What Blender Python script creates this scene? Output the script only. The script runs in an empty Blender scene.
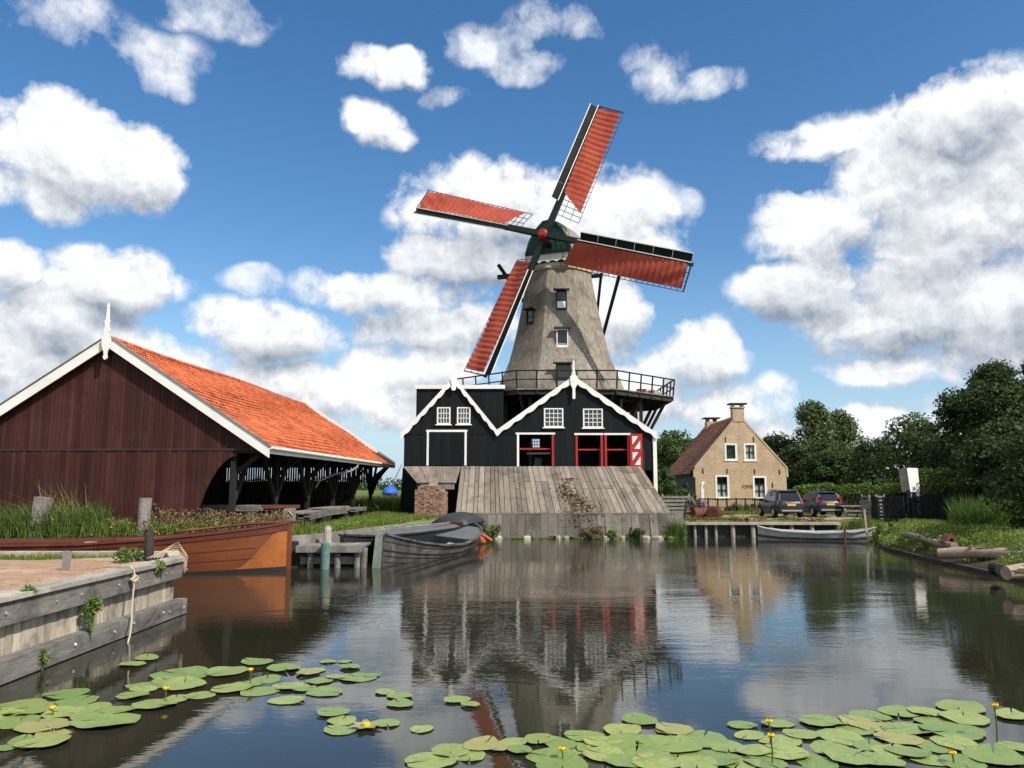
import bpy, bmesh, math, random
import numpy as np
from mathutils import Vector, Matrix
from mathutils.geometry import tessellate_polygon

random.seed(11); RNG = np.random.default_rng(11)
R = math.radians
sc = bpy.context.scene
COL = sc.collection

# ------------------------------------------------------------------ camera
F, EYE, PITCH = 800.0, 3.0, math.atan(102/800)
cp, sp = math.cos(PITCH), math.sin(PITCH)
cam = bpy.data.cameras.new('camera'); camo = bpy.data.objects.new('camera', cam); COL.objects.link(camo)
camo.location = (0, 0, EYE); camo.rotation_euler = (R(90)+PITCH, 0, 0)
cam.sensor_width = 36; cam.lens = 36*F/1024; cam.clip_start = .1; cam.clip_end = 20000
sc.camera = camo

def ray(px, py):
    a = (px-512)/F; b = (384-py)/F
    return a, cp-b*sp, sp+b*cp
def at(px, py, Y):            # survey: the point seen at a pixel at distance Y
    a, y, z = ray(px, py)
    return Vector((a*Y/y, Y, EYE+z*Y/y))
def gnd(px, py, zz=0.0):      # survey: the point seen at a pixel on height zz
    a, y, z = ray(px, py); t = (zz-EYE)/z
    return Vector((a*t, y*t, zz))

# ------------------------------------------------------------------ materials
def nmat(name):
    m = bpy.data.materials.new(name); m.use_nodes = True
    nt = m.node_tree; b = nt.nodes['Principled BSDF']
    return m, nt, b
def N(nt, t, **kw):
    n = nt.nodes.new(t)
    for k, v in kw.items():
        if isinstance(k, str) and hasattr(n, k): setattr(n, k, v)
    return n
def mathn(nt, op, a, b=None, c=None):
    n = nt.nodes.new('ShaderNodeMath'); n.operation = op
    for i, v in enumerate((a, b, c)):
        if v is None: continue
        if isinstance(v, (int, float)): n.inputs[i].default_value = v
        else: nt.links.new(v, n.inputs[i])
    return n.outputs[0]
def mixc(nt, fac, a, b, blend='MIX'):
    n = nt.nodes.new('ShaderNodeMix'); n.data_type = 'RGBA'; n.blend_type = blend
    for i, v in ((0, fac), (6, a), (7, b)):
        if isinstance(v, (int, float)): n.inputs[i].default_value = v
        elif isinstance(v, (tuple, list)): n.inputs[i].default_value = (*v[:3], 1)
        else: nt.links.new(v, n.inputs[i])
    return n.outputs[2]
def coords(nt, scale=(1, 1, 1), world=False):
    m = nt.nodes.new('ShaderNodeMapping'); m.inputs['Scale'].default_value = scale
    if world:
        g = nt.nodes.new('ShaderNodeNewGeometry'); nt.links.new(g.outputs['Position'], m.inputs[0])
    else:
        t = nt.nodes.new('ShaderNodeTexCoord'); nt.links.new(t.outputs['Object'], m.inputs[0])
    return m.outputs[0]
def noise(nt, vec, scale, detail=4, rough=.55, dist=0):
    n = nt.nodes.new('ShaderNodeTexNoise'); n.inputs['Scale'].default_value = scale
    n.inputs['Detail'].default_value = detail; n.inputs['Roughness'].default_value = rough
    n.inputs['Distortion'].default_value = dist
    nt.links.new(vec, n.inputs['Vector']); return n.outputs['Fac']
def ramp(nt, fac, lo, hi):
    n = nt.nodes.new('ShaderNodeMapRange'); n.inputs[1].default_value = lo; n.inputs[2].default_value = hi
    n.clamp = True; nt.links.new(fac, n.inputs[0]); return n.outputs[0]
def island(nt):
    return nt.nodes.new('ShaderNodeNewGeometry').outputs['Random Per Island']

def surf(name, c1, c2=None, rough=.7, scale=3., stretch=(1, 1, 1), isl=.0, bump=.0, fine=0., spec=.3, metal=0., stain=None, stain_scale=.6, stain_amt=.6, coat=0., world=False):
    """general weathered surface: two-tone noise, per-piece tone, own stains, bump"""
    m, nt, b = nmat(name)
    c2 = c2 or tuple(x*.72 for x in c1)
    v = coords(nt, stretch, world)
    f = noise(nt, v, scale, 6, .6)
    col = mixc(nt, ramp(nt, f, .32, .68), c1, c2)
    if fine:
        g = noise(nt, v, scale*7, 3, .7)
        col = mixc(nt, fine, col, mixc(nt, ramp(nt, g, .3, .7), (.35, .35, .35), (1.35, 1.35, 1.35)), 'MULTIPLY')
    if stain:
        s = noise(nt, coords(nt, (1, 1, 1), world), stain_scale, 6, .65, .6)
        col = mixc(nt, mathn(nt, 'MULTIPLY', ramp(nt, s, .5, .68), stain_amt), col, stain)
    if isl:
        k = mathn(nt, 'MULTIPLY_ADD', island(nt), 2*isl, 1-isl)
        cb = nt.nodes.new('ShaderNodeCombineColor')
        for i in range(3): nt.links.new(k, cb.inputs[i])
        col = mixc(nt, 1., col, cb.outputs[0], 'MULTIPLY')
    nt.links.new(col, b.inputs['Base Color'])
    rr = mathn(nt, 'MULTIPLY_ADD', f, .25, rough-.12); nt.links.new(rr, b.inputs['Roughness'])
    b.inputs['Specular IOR Level'].default_value = spec; b.inputs['Metallic'].default_value = metal
    b.inputs['Coat Weight'].default_value = coat
    if bump:
        bn = nt.nodes.new('ShaderNodeBump'); bn.inputs['Strength'].default_value = 1; bn.inputs['Distance'].default_value = bump
        h = noise(nt, v, scale*3, 5, .65); nt.links.new(h, bn.inputs['Height']); nt.links.new(bn.outputs[0], b.inputs['Normal'])
    return m

def leafmat(name, c1, c2, trans=.25, var=.5):
    m, nt, b = nmat(name)
    i = island(nt)
    f = noise(nt, coords(nt), .55, 3)
    col = mixc(nt, mathn(nt, 'ADD', mathn(nt, 'MULTIPLY', i, var), mathn(nt, 'MULTIPLY', ramp(nt, f, .3, .7), 1-var)), c1, c2)
    nt.links.new(col, b.inputs['Base Color']); b.inputs['Roughness'].default_value = .62; b.inputs['Specular IOR Level'].default_value = .22
    tr = nt.nodes.new('ShaderNodeBsdfTranslucent'); nt.links.new(mixc(nt, 1., col, (1.15, 1.25, .55), 'MULTIPLY'), tr.inputs[0])
    mx = nt.nodes.new('ShaderNodeMixShader'); mx.inputs[0].default_value = trans
    nt.links.new(b.outputs[0], mx.inputs[1]); nt.links.new(tr.outputs[0], mx.inputs[2])
    nt.links.new(mx.outputs[0], nt.nodes['Material Output'].inputs[0])
    return m

M = {}
M['white'] = surf('white_paint', (.83, .81, .76), (.76, .74, .68), .5, 2.5, stain=(.52, .49, .42), stain_amt=.35, bump=.004)
M['brown_board'] = surf('brown_boards', (.062, .020, .0155), (.042, .0135, .0115), .65, 1.4, (6, 6, .35), isl=.33, fine=.35, bump=.008, spec=.2, stain=(.10, .042, .032), stain_scale=.35, stain_amt=.5)
M['dark_wood'] = surf('dark_timber', (.045, .036, .03), (.028, .022, .018), .8, 2, isl=.3, fine=.3)
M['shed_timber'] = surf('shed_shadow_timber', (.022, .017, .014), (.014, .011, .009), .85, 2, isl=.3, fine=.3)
M['black_board'] = surf('black_tarred_boards', (.0062, .0100, .0106), (.004, .0064, .007), .6, 1.2, (5, 5, .4), isl=.25, fine=.2, bump=.006, spec=.18)
M['green_black'] = surf('dark_green_paint', (.010, .0175, .015), (.007, .0125, .011), .5, 3, bump=.003, spec=.22)
M['sail_board'] = surf('black_green_sail_board', (.0065, .0105, .009), (.0045, .008, .007), .6, 3, isl=.3, bump=.003, spec=.15)
M['cap_green'] = surf('cap_green_paint', (.012, .075, .05), (.009, .055, .036), .5, 2, bump=.004)
M['red'] = surf('red_paint', (.42, .03, .025), (.34, .022, .02), .5, 3, bump=.004)
M['hub_red'] = surf('hub_red_paint', (.36, .014, .018), (.25, .011, .014), .45, 3)
M['thatch'] = surf('weathered_thatch', (.375, .33, .268), (.20, .173, .136), .95, 1.1, (6.5, 6.5, .8), fine=.9, bump=.035, spec=.08, stain=(.10, .085, .066), stain_scale=.7, stain_amt=.75)
M['thatch_edge'] = surf('thatch_edge', (.5, .42, .28), (.38, .31, .2), .9, 2, fine=.4, bump=.02)
M['ramp'] = surf('grey_weathered_planks', (.25, .212, .17), (.165, .138, .11), .85, .9, (4, .5, .5), isl=.28, fine=.4, bump=.012, stain=(.07, .058, .048), stain_scale=.8, stain_amt=.7, spec=.15)
M['ramp_damp'] = surf('damp_grey_planks', (.19, .168, .14), (.115, .10, .084), .85, 1.0, (3, .5, .6), isl=.3, fine=.5, bump=.015, stain=(.055, .06, .035), stain_scale=.9, stain_amt=.8, spec=.15)
M['grey_wood'] = surf('grey_weathered_timber', (.27, .25, .225), (.17, .155, .14), .85, 2.2, (1, 1, .5), isl=.2, fine=.4, bump=.01, stain=(.08, .07, .06), stain_scale=1.3, stain_amt=.7, spec=.15)
M['quay_dark'] = surf('quay_dark_beam', (.215, .198, .178), (.10, .094, .086), .8, 1.8, (1, .3, 2), isl=.15, fine=.45, bump=.012, stain=(.03, .028, .026), stain_scale=1.2, stain_amt=.75, spec=.2)
M['quay_top'] = surf('quay_pale_plank', (.44, .395, .33), (.28, .25, .21), .85, 1.6, (1, .4, 1), isl=.15, fine=.35, bump=.01, stain=(.12, .11, .09), stain_scale=1.2, stain_amt=.6, spec=.15)
M['quay_board'] = surf('quay_pale_boards', (.50, .43, .34), (.27, .23, .18), .85, 1.5, (1, 5, .5), isl=.35, fine=.4, bump=.01, stain=(.07, .07, .055), stain_scale=1.6, stain_amt=.75, spec=.15)
M['sail'] = surf('red_sailcloth', (.42, .090, .056), (.33, .065, .042), .85, .8, (1, 1, 1), fine=.3, spec=.1, stain=(.25, .04, .03), stain_scale=.5, stain_amt=.5, bump=.012)
M['lath'] = surf('lattice_laths', (.05, .048, .045), (.035, .033, .03), .7, 3)
M['tile'] = surf('orange_pantiles', (.50, .125, .045), (.40, .088, .032), .7, .35, (1, 1, 1), isl=.3, fine=.25, bump=.006, spec=.25, stain=(.24, .062, .035), stain_scale=.8, stain_amt=.85)
M['house_tile'] = surf('brown_roof_tiles', (.32, .14, .075), (.235, .098, .056), .75, .7, (1, 1, 1), isl=.28, fine=.3, stain=(.10, .05, .035), stain_scale=.5)
M['shed_roof'] = surf('dark_shed_roof', (.07, .055, .048), (.045, .037, .033), .8, 1, isl=.2, fine=.3)
M['iron_rust'] = surf('rusty_iron', (.17, .062, .034), (.10, .036, .022), .8, 3, fine=.5, bump=.01, stain=(.06, .03, .022), stain_scale=2)
M['boat_brown'] = surf('varnished_boat_planks', (.21, .062, .018), (.14, .04, .012), .42, .9, (.35, 2, 2), fine=.25, bump=.004, spec=.45, stain=(.11, .032, .014), stain_scale=.7, stain_amt=.7)
M['boat_orange'] = surf('fresh_varnished_bow', (.42, .135, .028), (.30, .09, .02), .4, 1.2, (.6, 2, 1), fine=.2, bump=.004, spec=.45, stain=(.22, .07, .02), stain_scale=1.2, stain_amt=.6)
M['boat_rail'] = surf('dark_red_deck_paint', (.13, .032, .02), (.085, .022, .015), .45, 2, (.4, 1, 1), fine=.3, bump=.005, spec=.4, stain=(.20, .07, .03), stain_scale=.9)
M['boat_black'] = surf('black_tar', (.022, .022, .023), (.014, .014, .015), .5, 2, fine=.3, bump=.005, spec=.4)
M['boat_grey'] = surf('grey_boat_tar', (.092, .088, .083), (.045, .044, .042), .6, 1.6, (.5, 2, 2), fine=.45, bump=.007, spec=.35, stain=(.2, .19, .18), stain_scale=1.1, stain_amt=.6)
M['tarp'] = surf('grey_tarpaulin', (.135, .138, .145), (.09, .092, .097), .55, 1.2, fine=.25, bump=.02, spec=.35)
M['tarp_dark'] = surf('charcoal_tarpaulin', (.035, .04, .044), (.022, .025, .028), .5, 1.4, bump=.02, spec=.4)
M['boat_green'] = surf('green_boat_floor', (.02, .075, .05), (.015, .05, .035), .6, 2, fine=.3)
M['boat_white'] = surf('pale_fibreglass', (.52, .52, .49), (.42, .42, .39), .4, 1.3, stain=(.24, .24, .2), stain_amt=.5, fine=.15)
M['teal'] = surf('faded_teal_paint', (.055, .17, .15), (.14, .2, .17), .75, 3, (1, 1, .4), fine=.5, bump=.006, stain=(.25, .24, .21), stain_scale=4, stain_amt=.8)
M['mossy_post'] = surf('pale_green_post', (.25, .3, .24), (.13, .18, .13), .8, 3, (1, 1, .4), fine=.5, bump=.008, stain=(.07, .09, .07), stain_scale=3)
M['orange'] = surf('orange_paint', (.55, .13, .05), (.42, .10, .04), .5, 3)
M['stone'] = surf('pale_stone', (.42, .38, .31), (.27, .25, .2), .85, 4, isl=.25, bump=.02, stain=(.15, .14, .1), stain_scale=3)
M['rope'] = surf('pale_rope', (.50, .43, .29), (.36, .3, .2), .9, 20)
M['grass'] = leafmat('grass_blades', (.085, .15, .022), (.20, .235, .05), .3)
M['grass_dry'] = leafmat('dry_grass_blades', (.16, .15, .05), (.33, .27, .11), .3)
M['reed'] = leafmat('reed_leaves', (.055, .115, .025), (.13, .195, .045), .3)
M['leaf_dark'] = leafmat('dark_tree_leaves', (.015, .034, .011), (.062, .095, .026), .22)
M['leaf_mid'] = leafmat('mid_tree_leaves', (.035, .068, .018), (.105, .145, .038), .25)
M['leaf_poplar'] = leafmat('poplar_leaves', (.040, .072, .025), (.145, .18, .065), .25)
M['leaf_bright'] = leafmat('bright_shrub_leaves', (.065, .125, .025), (.165, .225, .05), .3)
M['leaf_weed'] = leafmat('weed_leaves', (.12, .20, .04), (.28, .34, .10), .35)
M['leaf_dry'] = leafmat('dry_brown_leaves', (.12, .085, .04), (.28, .2, .1), .2)
M['leaf_purple'] = leafmat('purple_flowers', (.18, .07, .16), (.28, .14, .26), .2)
M['bark'] = surf('tree_bark', (.09, .07, .052), (.055, .042, .032), .9, 4, (1, 1, .3), fine=.4, bump=.03)
M['curtain'] = surf('white_curtain', (.78, .78, .75), (.66, .66, .64), .8, 3, (8, 8, .3))
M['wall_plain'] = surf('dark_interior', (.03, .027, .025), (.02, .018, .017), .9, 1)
M['concrete'] = surf('pale_gravel', (.36, .31, .25), (.28, .24, .19), .9, 1.5, fine=.5)
M['chrome'] = surf('silver_trim', (.55, .55, .55), (.45, .45, .45), .35, 3, metal=.6)
M['tyre'] = surf('tyre_rubber', (.018, .018, .018), (.012, .012, .012), .8, 5)
M['car_black'] = surf('black_blue_car_paint', (.016, .018, .028), (.014, .016, .025), .38, 2, coat=.15, spec=.3)
M['car_blue'] = surf('dark_blue_car_paint', (.012, .016, .045), (.011, .014, .04), .38, 2, coat=.15, spec=.3)
M['car_dark'] = surf('car_black_plastic', (.016, .016, .017), (.012, .012, .013), .5, 5)
M['lens_red'] = surf('red_lamp_lens', (.30, .012, .012), (.22, .01, .01), .2, 6, spec=.5, coat=.5)
M['plate'] = surf('yellow_plate', (.72, .46, .03), (.66, .42, .025), .45, 6)
M['blue_tarp'] = surf('blue_tarpaulin', (.02, .12, .55), (.016, .09, .42), .6, 1.5, bump=.02)
M['yellow'] = surf('yellow_petals', (.75, .50, .015), (.62, .38, .01), .55, 12)
M['stem'] = surf('green_stem', (.06, .12, .03), (.045, .09, .02), .6, 5)
M['sand'] = surf('reddish_dirt_path', (.42, .27, .18), (.29, .175, .115), .95, .8, (1, 2.2, 1), fine=.5, bump=.03, spec=.1, stain=(.44, .37, .28), stain_scale=.7, stain_amt=.8)
M['yard'] = surf('sandy_yard', (.36, .28, .185), (.27, .215, .14), .95, .5, fine=.4, bump=.02, spec=.1, stain=(.13, .15, .05), stain_scale=.35, stain_amt=.5)
M['log'] = surf('pale_log_wood', (.46, .36, .27), (.30, .225, .165), .85, 1.1, (.5, 2, 2), isl=.15, fine=.45, bump=.03, stain=(.2, .13, .09), stain_scale=1)
M['brickpile'] = surf('stacked_red_bricks', (.36, .215, .155), (.28, .155, .11), .9, 5, isl=.42, fine=.4, bump=.01)

# brick for the house
def brickmat():
    m, nt, b = nmat('yellow_brown_brick')
    t = nt.nodes.new('ShaderNodeTexCoord'); sep = nt.nodes.new('ShaderNodeSeparateXYZ'); nt.links.new(t.outputs['Object'], sep.inputs[0])
    cb = nt.nodes.new('ShaderNodeCombineXYZ'); nt.links.new(mathn(nt, 'ADD', sep.outputs[0], sep.outputs[1]), cb.inputs[0]); nt.links.new(sep.outputs[2], cb.inputs[1])
    br = nt.nodes.new('ShaderNodeTexBrick'); nt.links.new(cb.outputs[0], br.inputs['Vector'])
    br.inputs['Scale'].default_value = 1; br.inputs['Brick Width'].default_value = .23; br.inputs['Row Height'].default_value = .075
    br.inputs['Mortar Size'].default_value = .008; br.inputs['Color1'].default_value = (.58, .42, .245, 1); br.inputs['Color2'].default_value = (.45, .31, .185, 1); br.inputs['Mortar'].default_value = (.46, .40, .31, 1)
    s = noise(nt, t.outputs['Object'], .7, 6, .6); col = mixc(nt, mathn(nt, 'MULTIPLY', ramp(nt, s, .42, .66), .55), br.outputs[0], (.36, .24, .14))
    g = noise(nt, t.outputs['Object'], 5, 4, .7); col = mixc(nt, .4, col, mixc(nt, ramp(nt, g, .3, .7), (.6, .6, .6), (1.3, 1.3, 1.3)), 'MULTIPLY')
    nt.links.new(col, b.inputs['Base Color']); b.inputs['Roughness'].default_value = .9; b.inputs['Specular IOR Level'].default_value = .15
    return m
M['brick'] = brickmat()

def glassmat(name, tint, alpha):
    m, nt, b = nmat(name)
    b.inputs['Base Color'].default_value = (*tint, 1); b.inputs['Roughness'].default_value = .04; b.inputs['Specular IOR Level'].default_value = .6
    tr = nt.nodes.new('ShaderNodeBsdfTransparent'); mx = nt.nodes.new('ShaderNodeMixShader'); mx.inputs[0].default_value = alpha
    nt.links.new(tr.outputs[0], mx.inputs[1]); nt.links.new(b.outputs[0], mx.inputs[2]); nt.links.new(mx.outputs[0], nt.nodes['Material Output'].inputs[0])
    return m
M['glass'] = glassmat('window_glass', (.02, .028, .03), .14)
M['glass_mill'] = glassmat('dark_mill_glass', (.012, .018, .018), .95)
M['glass_old'] = glassmat('old_pane_glass', (.055, .06, .06), .85)
M['car_glass'] = glassmat('car_glass', (.008, .012, .014), .9)
def emis(name, c, s):
    m, nt, b = nmat(name); b.inputs['Base Color'].default_value = (.5, .5, .5, 1)
    b.inputs['Emission Color'].default_value = (*c, 1); b.inputs['Emission Strength'].default_value = s; return m
M['glow_pane'] = emis('glowing_back_pane', (.55, .68, .8), .75)  # pane glows by itself, standing in for daylight through the inner window

def padmat():
    m, nt, b = nmat('lily_pad_leaf')
    i = island(nt); oi = nt.nodes.new('ShaderNodeObjectInfo').outputs['Random']
    f = noise(nt, coords(nt), 5, 5, .6)
    col = mixc(nt, oi, (.15, .225, .055), (.29, .335, .09))
    col = mixc(nt, mathn(nt, 'MULTIPLY', ramp(nt, f, .45, .7), .6), col, (.10, .17, .05))
    s = noise(nt, coords(nt), 14, 3, .6); col = mixc(nt, mathn(nt, 'MULTIPLY', ramp(nt, s, .62, .72), .7), col, (.26, .24, .10))
    tc_ = nt.nodes.new('ShaderNodeTexCoord').outputs['Object']; sp_ = nt.nodes.new('ShaderNodeSeparateXYZ'); nt.links.new(tc_, sp_.inputs[0])
    an = mathn(nt, 'ARCTAN2', sp_.outputs[1], sp_.outputs[0]); rad = mathn(nt, 'SQRT', mathn(nt, 'ADD', mathn(nt, 'MULTIPLY', sp_.outputs[0], sp_.outputs[0]), mathn(nt, 'MULTIPLY', sp_.outputs[1], sp_.outputs[1])))
    vein = ramp(nt, mathn(nt, 'ABSOLUTE', mathn(nt, 'SINE', mathn(nt, 'MULTIPLY', an, 9.))), .16, .0)
    col = mixc(nt, mathn(nt, 'MULTIPLY', vein, .35), col, (.27, .32, .13))
    rim = mathn(nt, 'MULTIPLY', ramp(nt, mathn(nt, 'ADD', rad, mathn(nt, 'MULTIPLY', mathn(nt, 'SUBTRACT', noise(nt, tc_, 6, 4), .5), .45)), .46, .56), mathn(nt, 'MULTIPLY', ramp(nt, oi, .3, .9), .8))
    col = mixc(nt, rim, col, (.25, .20, .075))
    nt.links.new(col, b.inputs['Base Color']); b.inputs['Roughness'].default_value = .38; b.inputs['Specular IOR Level'].default_value = .5
    bn = nt.nodes.new('ShaderNodeBump'); bn.inputs['Distance'].default_value = .012; nt.links.new(noise(nt, coords(nt), 7, 3), bn.inputs['Height']); nt.links.new(bn.outputs[0], b.inputs['Normal'])
    return m
M['pad'] = padmat()
M['pad_yellow'] = surf('yellowed_lily_pad', (.30, .28, .10), (.22, .23, .075), .45, 5, spec=.4)

def watermat():
    m, nt, b = nmat('pond_water')
    b.inputs['Roughness'].default_value = .02; b.inputs['IOR'].default_value = 1.43; b.inputs['Specular IOR Level'].default_value = .68
    p = coords(nt, (1, 1, 1), True)
    col = mixc(nt, ramp(nt, noise(nt, p, .12, 2), .35, .65), (.020, .019, .011), (.026, .027, .017)); nt.links.new(col, b.inputs['Base Color'])
    n1 = noise(nt, coords(nt, (.55, 1.5, 1), True), 2.6, 3, .55, .3)
    n2 = noise(nt, coords(nt, (.8, 1.6, 1), True), 9, 2, .5)
    n0 = noise(nt, coords(nt, (.35, .9, 1), True), .9, 2, .5)
    mask = ramp(nt, noise(nt, coords(nt, (.35, .8, 1), True), .22, 3, .55, .5), .42, .66)
    sepy = nt.nodes.new('ShaderNodeSeparateXYZ'); nt.links.new(p, sepy.inputs[0])
    far = ramp(nt, sepy.outputs[1], 11., 20.)
    amp = mathn(nt, 'MULTIPLY_ADD', mathn(nt, 'MULTIPLY', mask, far), 1.0, mathn(nt, 'MULTIPLY_ADD', far, .16, .12))
    h = mathn(nt, 'MULTIPLY', mathn(nt, 'ADD', mathn(nt, 'ADD', n1, mathn(nt, 'MULTIPLY', n2, .35)), mathn(nt, 'MULTIPLY', n0, .9)), amp)
    bn = nt.nodes.new('ShaderNodeBump'); bn.inputs['Strength'].default_value = 1; bn.inputs['Distance'].default_value = .008
    nt.links.new(h, bn.inputs['Height']); nt.links.new(bn.outputs[0], b.inputs['Normal'])
    return m
M['water'] = watermat()

def groundmat():
    m, nt, b = nmat('grassy_ground')
    p = coords(nt, (1, 1, 1), True)
    col = mixc(nt, ramp(nt, noise(nt, p, .25, 6, .6), .35, .65), (.075, .12, .026), (.125, .165, .042))
    col = mixc(nt, mathn(nt, 'MULTIPLY', ramp(nt, noise(nt, p, .07, 5, .65), .5, .7), .6), col, (.19, .18, .065))
    col = mixc(nt, .5, col, mixc(nt, ramp(nt, noise(nt, p, 9, 3, .7), .3, .7), (.5, .5, .5), (1.4, 1.4, 1.4)), 'MULTIPLY')
    sep = nt.nodes.new('ShaderNodeSeparateXYZ'); nt.links.new(p, sep.inputs[0])
    col = mixc(nt, ramp(nt, sep.outputs[2], .55, .2), col, (.075, .058, .035))
    nt.links.new(col, b.inputs['Base Color']); b.inputs['Roughness'].default_value = .95; b.inputs['Specular IOR Level'].default_value = .1
    bn = nt.nodes.new('ShaderNodeBump'); bn.inputs['Distance'].default_value = .08; nt.links.new(noise(nt, p, 5, 4, .7), bn.inputs['Height']); nt.links.new(bn.outputs[0], b.inputs['Normal'])
    return m
M['ground'] = groundmat()

# ------------------------------------------------------------------ mesh helpers
ROOTM = {}
class MB:
    def __init__(s): s.v = []; s.f = []
    def add(s, vs, fs):
        o = len(s.v); s.v += [tuple(v) for v in vs]; s.f += [tuple(o+i for i in f) for f in fs]; return s
    def box(s, c, d, M4=None):
        cx, cy, cz = c; x, y, z = d[0]/2, d[1]/2, d[2]/2
        vs = [Vector((cx+i*x, cy+j*y, cz+k*z)) for i in (-1, 1) for j in (-1, 1) for k in (-1, 1)]
        if M4 is not None: vs = [M4 @ v for v in vs]
        return s.add(vs, [(0, 1, 3, 2), (4, 6, 7, 5), (0, 4, 5, 1), (2, 3, 7, 6), (0, 2, 6, 4), (1, 5, 7, 3)])
    def bb(s, a, b): return s.box([(a[i]+b[i])/2 for i in range(3)], [abs(b[i]-a[i]) for i in range(3)])
    def bar(s, p0, p1, w, h=None, up=(0, 0, 1), w2=None, h2=None):
        p0, p1 = Vector(p0), Vector(p1); h = h or w; w2 = w2 or w; h2 = h2 or h
        d = (p1-p0).normalized(); u = Vector(up)
        if abs(d.dot(u)) > .98: u = Vector((0, 1, 0)) if abs(d.y) < .9 else Vector((1, 0, 0))
        r = d.cross(u).normalized(); u = r.cross(d).normalized(); vs = []
        for p, a, b in ((p0, w, h), (p1, w2, h2)):
            for i, j in ((-1, -1), (1, -1), (1, 1), (-1, 1)): vs.append(p+r*i*a/2+u*j*b/2)
        return s.add(vs, [(3, 2, 1, 0), (4, 5, 6, 7), (0, 1, 5, 4), (1, 2, 6, 5), (2, 3, 7, 6), (3, 0, 4, 7)])
    def tube(s, pts, rad, n=8, cap=True):
        pts = [Vector(p) for p in pts]; rs = rad if isinstance(rad, (list, tuple)) else [rad]*len(pts)
        vs = []; prev = None
        for i, p in enumerate(pts):
            d = (pts[min(i+1, len(pts)-1)]-pts[max(i-1, 0)]).normalized()
            if prev is None:
                a = Vector((0, 0, 1)) if abs(d.z) < .9 else Vector((1, 0, 0)); r = d.cross(a).normalized()
            else: r = (prev-d*prev.dot(d)).normalized()
            prev = r; u = d.cross(r)
            vs += [p+(r*math.cos(2*math.pi*k/n)+u*math.sin(2*math.pi*k/n))*rs[i] for k in range(n)]
        fs = [(i*n+k, i*n+(k+1) % n, (i+1)*n+(k+1) % n, (i+1)*n+k) for i in range(len(pts)-1) for k in range(n)]
        if cap: fs += [tuple(range(n-1, -1, -1)), tuple((len(pts)-1)*n+k for k in range(n))]
        return s.add(vs, fs)
    def loft(s, rings, close=True, caps=True):
        n = len(rings[0]); vs = [p for r in rings for p in r]; fs = []
        for i in range(len(rings)-1):
            for k in range(n if close else n-1):
                fs.append((i*n+k, i*n+(k+1) % n, (i+1)*n+(k+1) % n, (i+1)*n+k))
        if caps: fs += [tuple(range(n-1, -1, -1)), tuple((len(rings)-1)*n+k for k in range(n))]
        return s.add(vs, fs)
    def prism(s, poly, vec):      # polygon (list of 3D points) pushed along vec
        n = len(poly); v = Vector(vec); vs = [Vector(p) for p in poly]+[Vector(p)+v for p in poly]
        tri = tessellate_polygon([[Vector(p) for p in poly]])
        fs = [tuple(t) for t in tri]+[tuple(n+i for i in reversed(t)) for t in tri]
        fs += [(i, (i+1) % n, n+(i+1) % n, n+i) for i in range(n)]
        return s.add(vs, fs)
    def build(s, name, mat, parent=None, smooth=False, origin=None):
        vs = s.v
        if parent is not None:
            root = parent
            while root.parent is not None: root = root.parent
            Mi = ROOTM.get(root.name)
            if Mi is not None: vs = [Mi @ Vector(v) for v in vs]
        elif origin is not None:
            o = Vector(origin); vs = [Vector(v)-o for v in vs]
        me = bpy.data.meshes.new(name); me.from_pydata([tuple(v) for v in vs], [], s.f); me.materials.append(mat)
        bm = bmesh.new(); bm.from_mesh(me); bmesh.ops.recalc_face_normals(bm, faces=bm.faces)
        bm.to_mesh(me); bm.free()
        if smooth:
            for p in me.polygons: p.use_smooth = True
        o = bpy.data.objects.new(name, me); COL.objects.link(o)
        if parent is not None: o.parent = parent
        elif origin is not None: o.location = origin
        return o
def tag(o, label=None, cat=None, group=None, kind=None):
    if label: o['label'] = label
    if cat: o['category'] = cat
    if group: o['group'] = group
    if kind: o['kind'] = kind
    return o
def thing(name, label, cat, loc=(0, 0, 0), rz=0., group=None, world=True):
    """Empty at the base; parts are modelled in world space when world, else in local space"""
    o = bpy.data.objects.new(name, None); COL.objects.link(o); o.empty_display_size = .3
    o.location = loc; o.rotation_euler = (0, 0, rz); tag(o, label, cat, group)
    if world: ROOTM[o.name] = (Matrix.Translation(loc) @ Matrix.Rotation(rz, 4, 'Z')).inverted()
    return o
def copytree(o, parent=None):
    c = o.copy(); COL.objects.link(c)
    if parent is not None: c.parent = parent
    for ch in list(o.children): copytree(ch, c)
    return c
def npmesh(name, verts, faces, mat, parent=None, smooth=False):
    """fast mesh from numpy arrays; faces all of one size"""
    me = bpy.data.meshes.new(name); nv = len(verts); nf, k = faces.shape
    me.vertices.add(nv); me.vertices.foreach_set('co', np.ascontiguousarray(verts, dtype=np.float32).ravel())
    me.loops.add(nf*k); me.loops.foreach_set('vertex_index', np.ascontiguousarray(faces, dtype=np.int32).ravel())
    me.polygons.add(nf); me.polygons.foreach_set('loop_start', np.arange(0, nf*k, k, dtype=np.int32))
    me.polygons.foreach_set('use_smooth', np.full(nf, smooth)); me.update(calc_edges=True); me.validate()
    me.materials.append(mat); o = bpy.data.objects.new(name, me); COL.objects.link(o)
    if parent is not None: o.parent = parent
    return o
def unit(a): return a/np.maximum(np.linalg.norm(a, axis=-1, keepdims=True), 1e-9)
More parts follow.
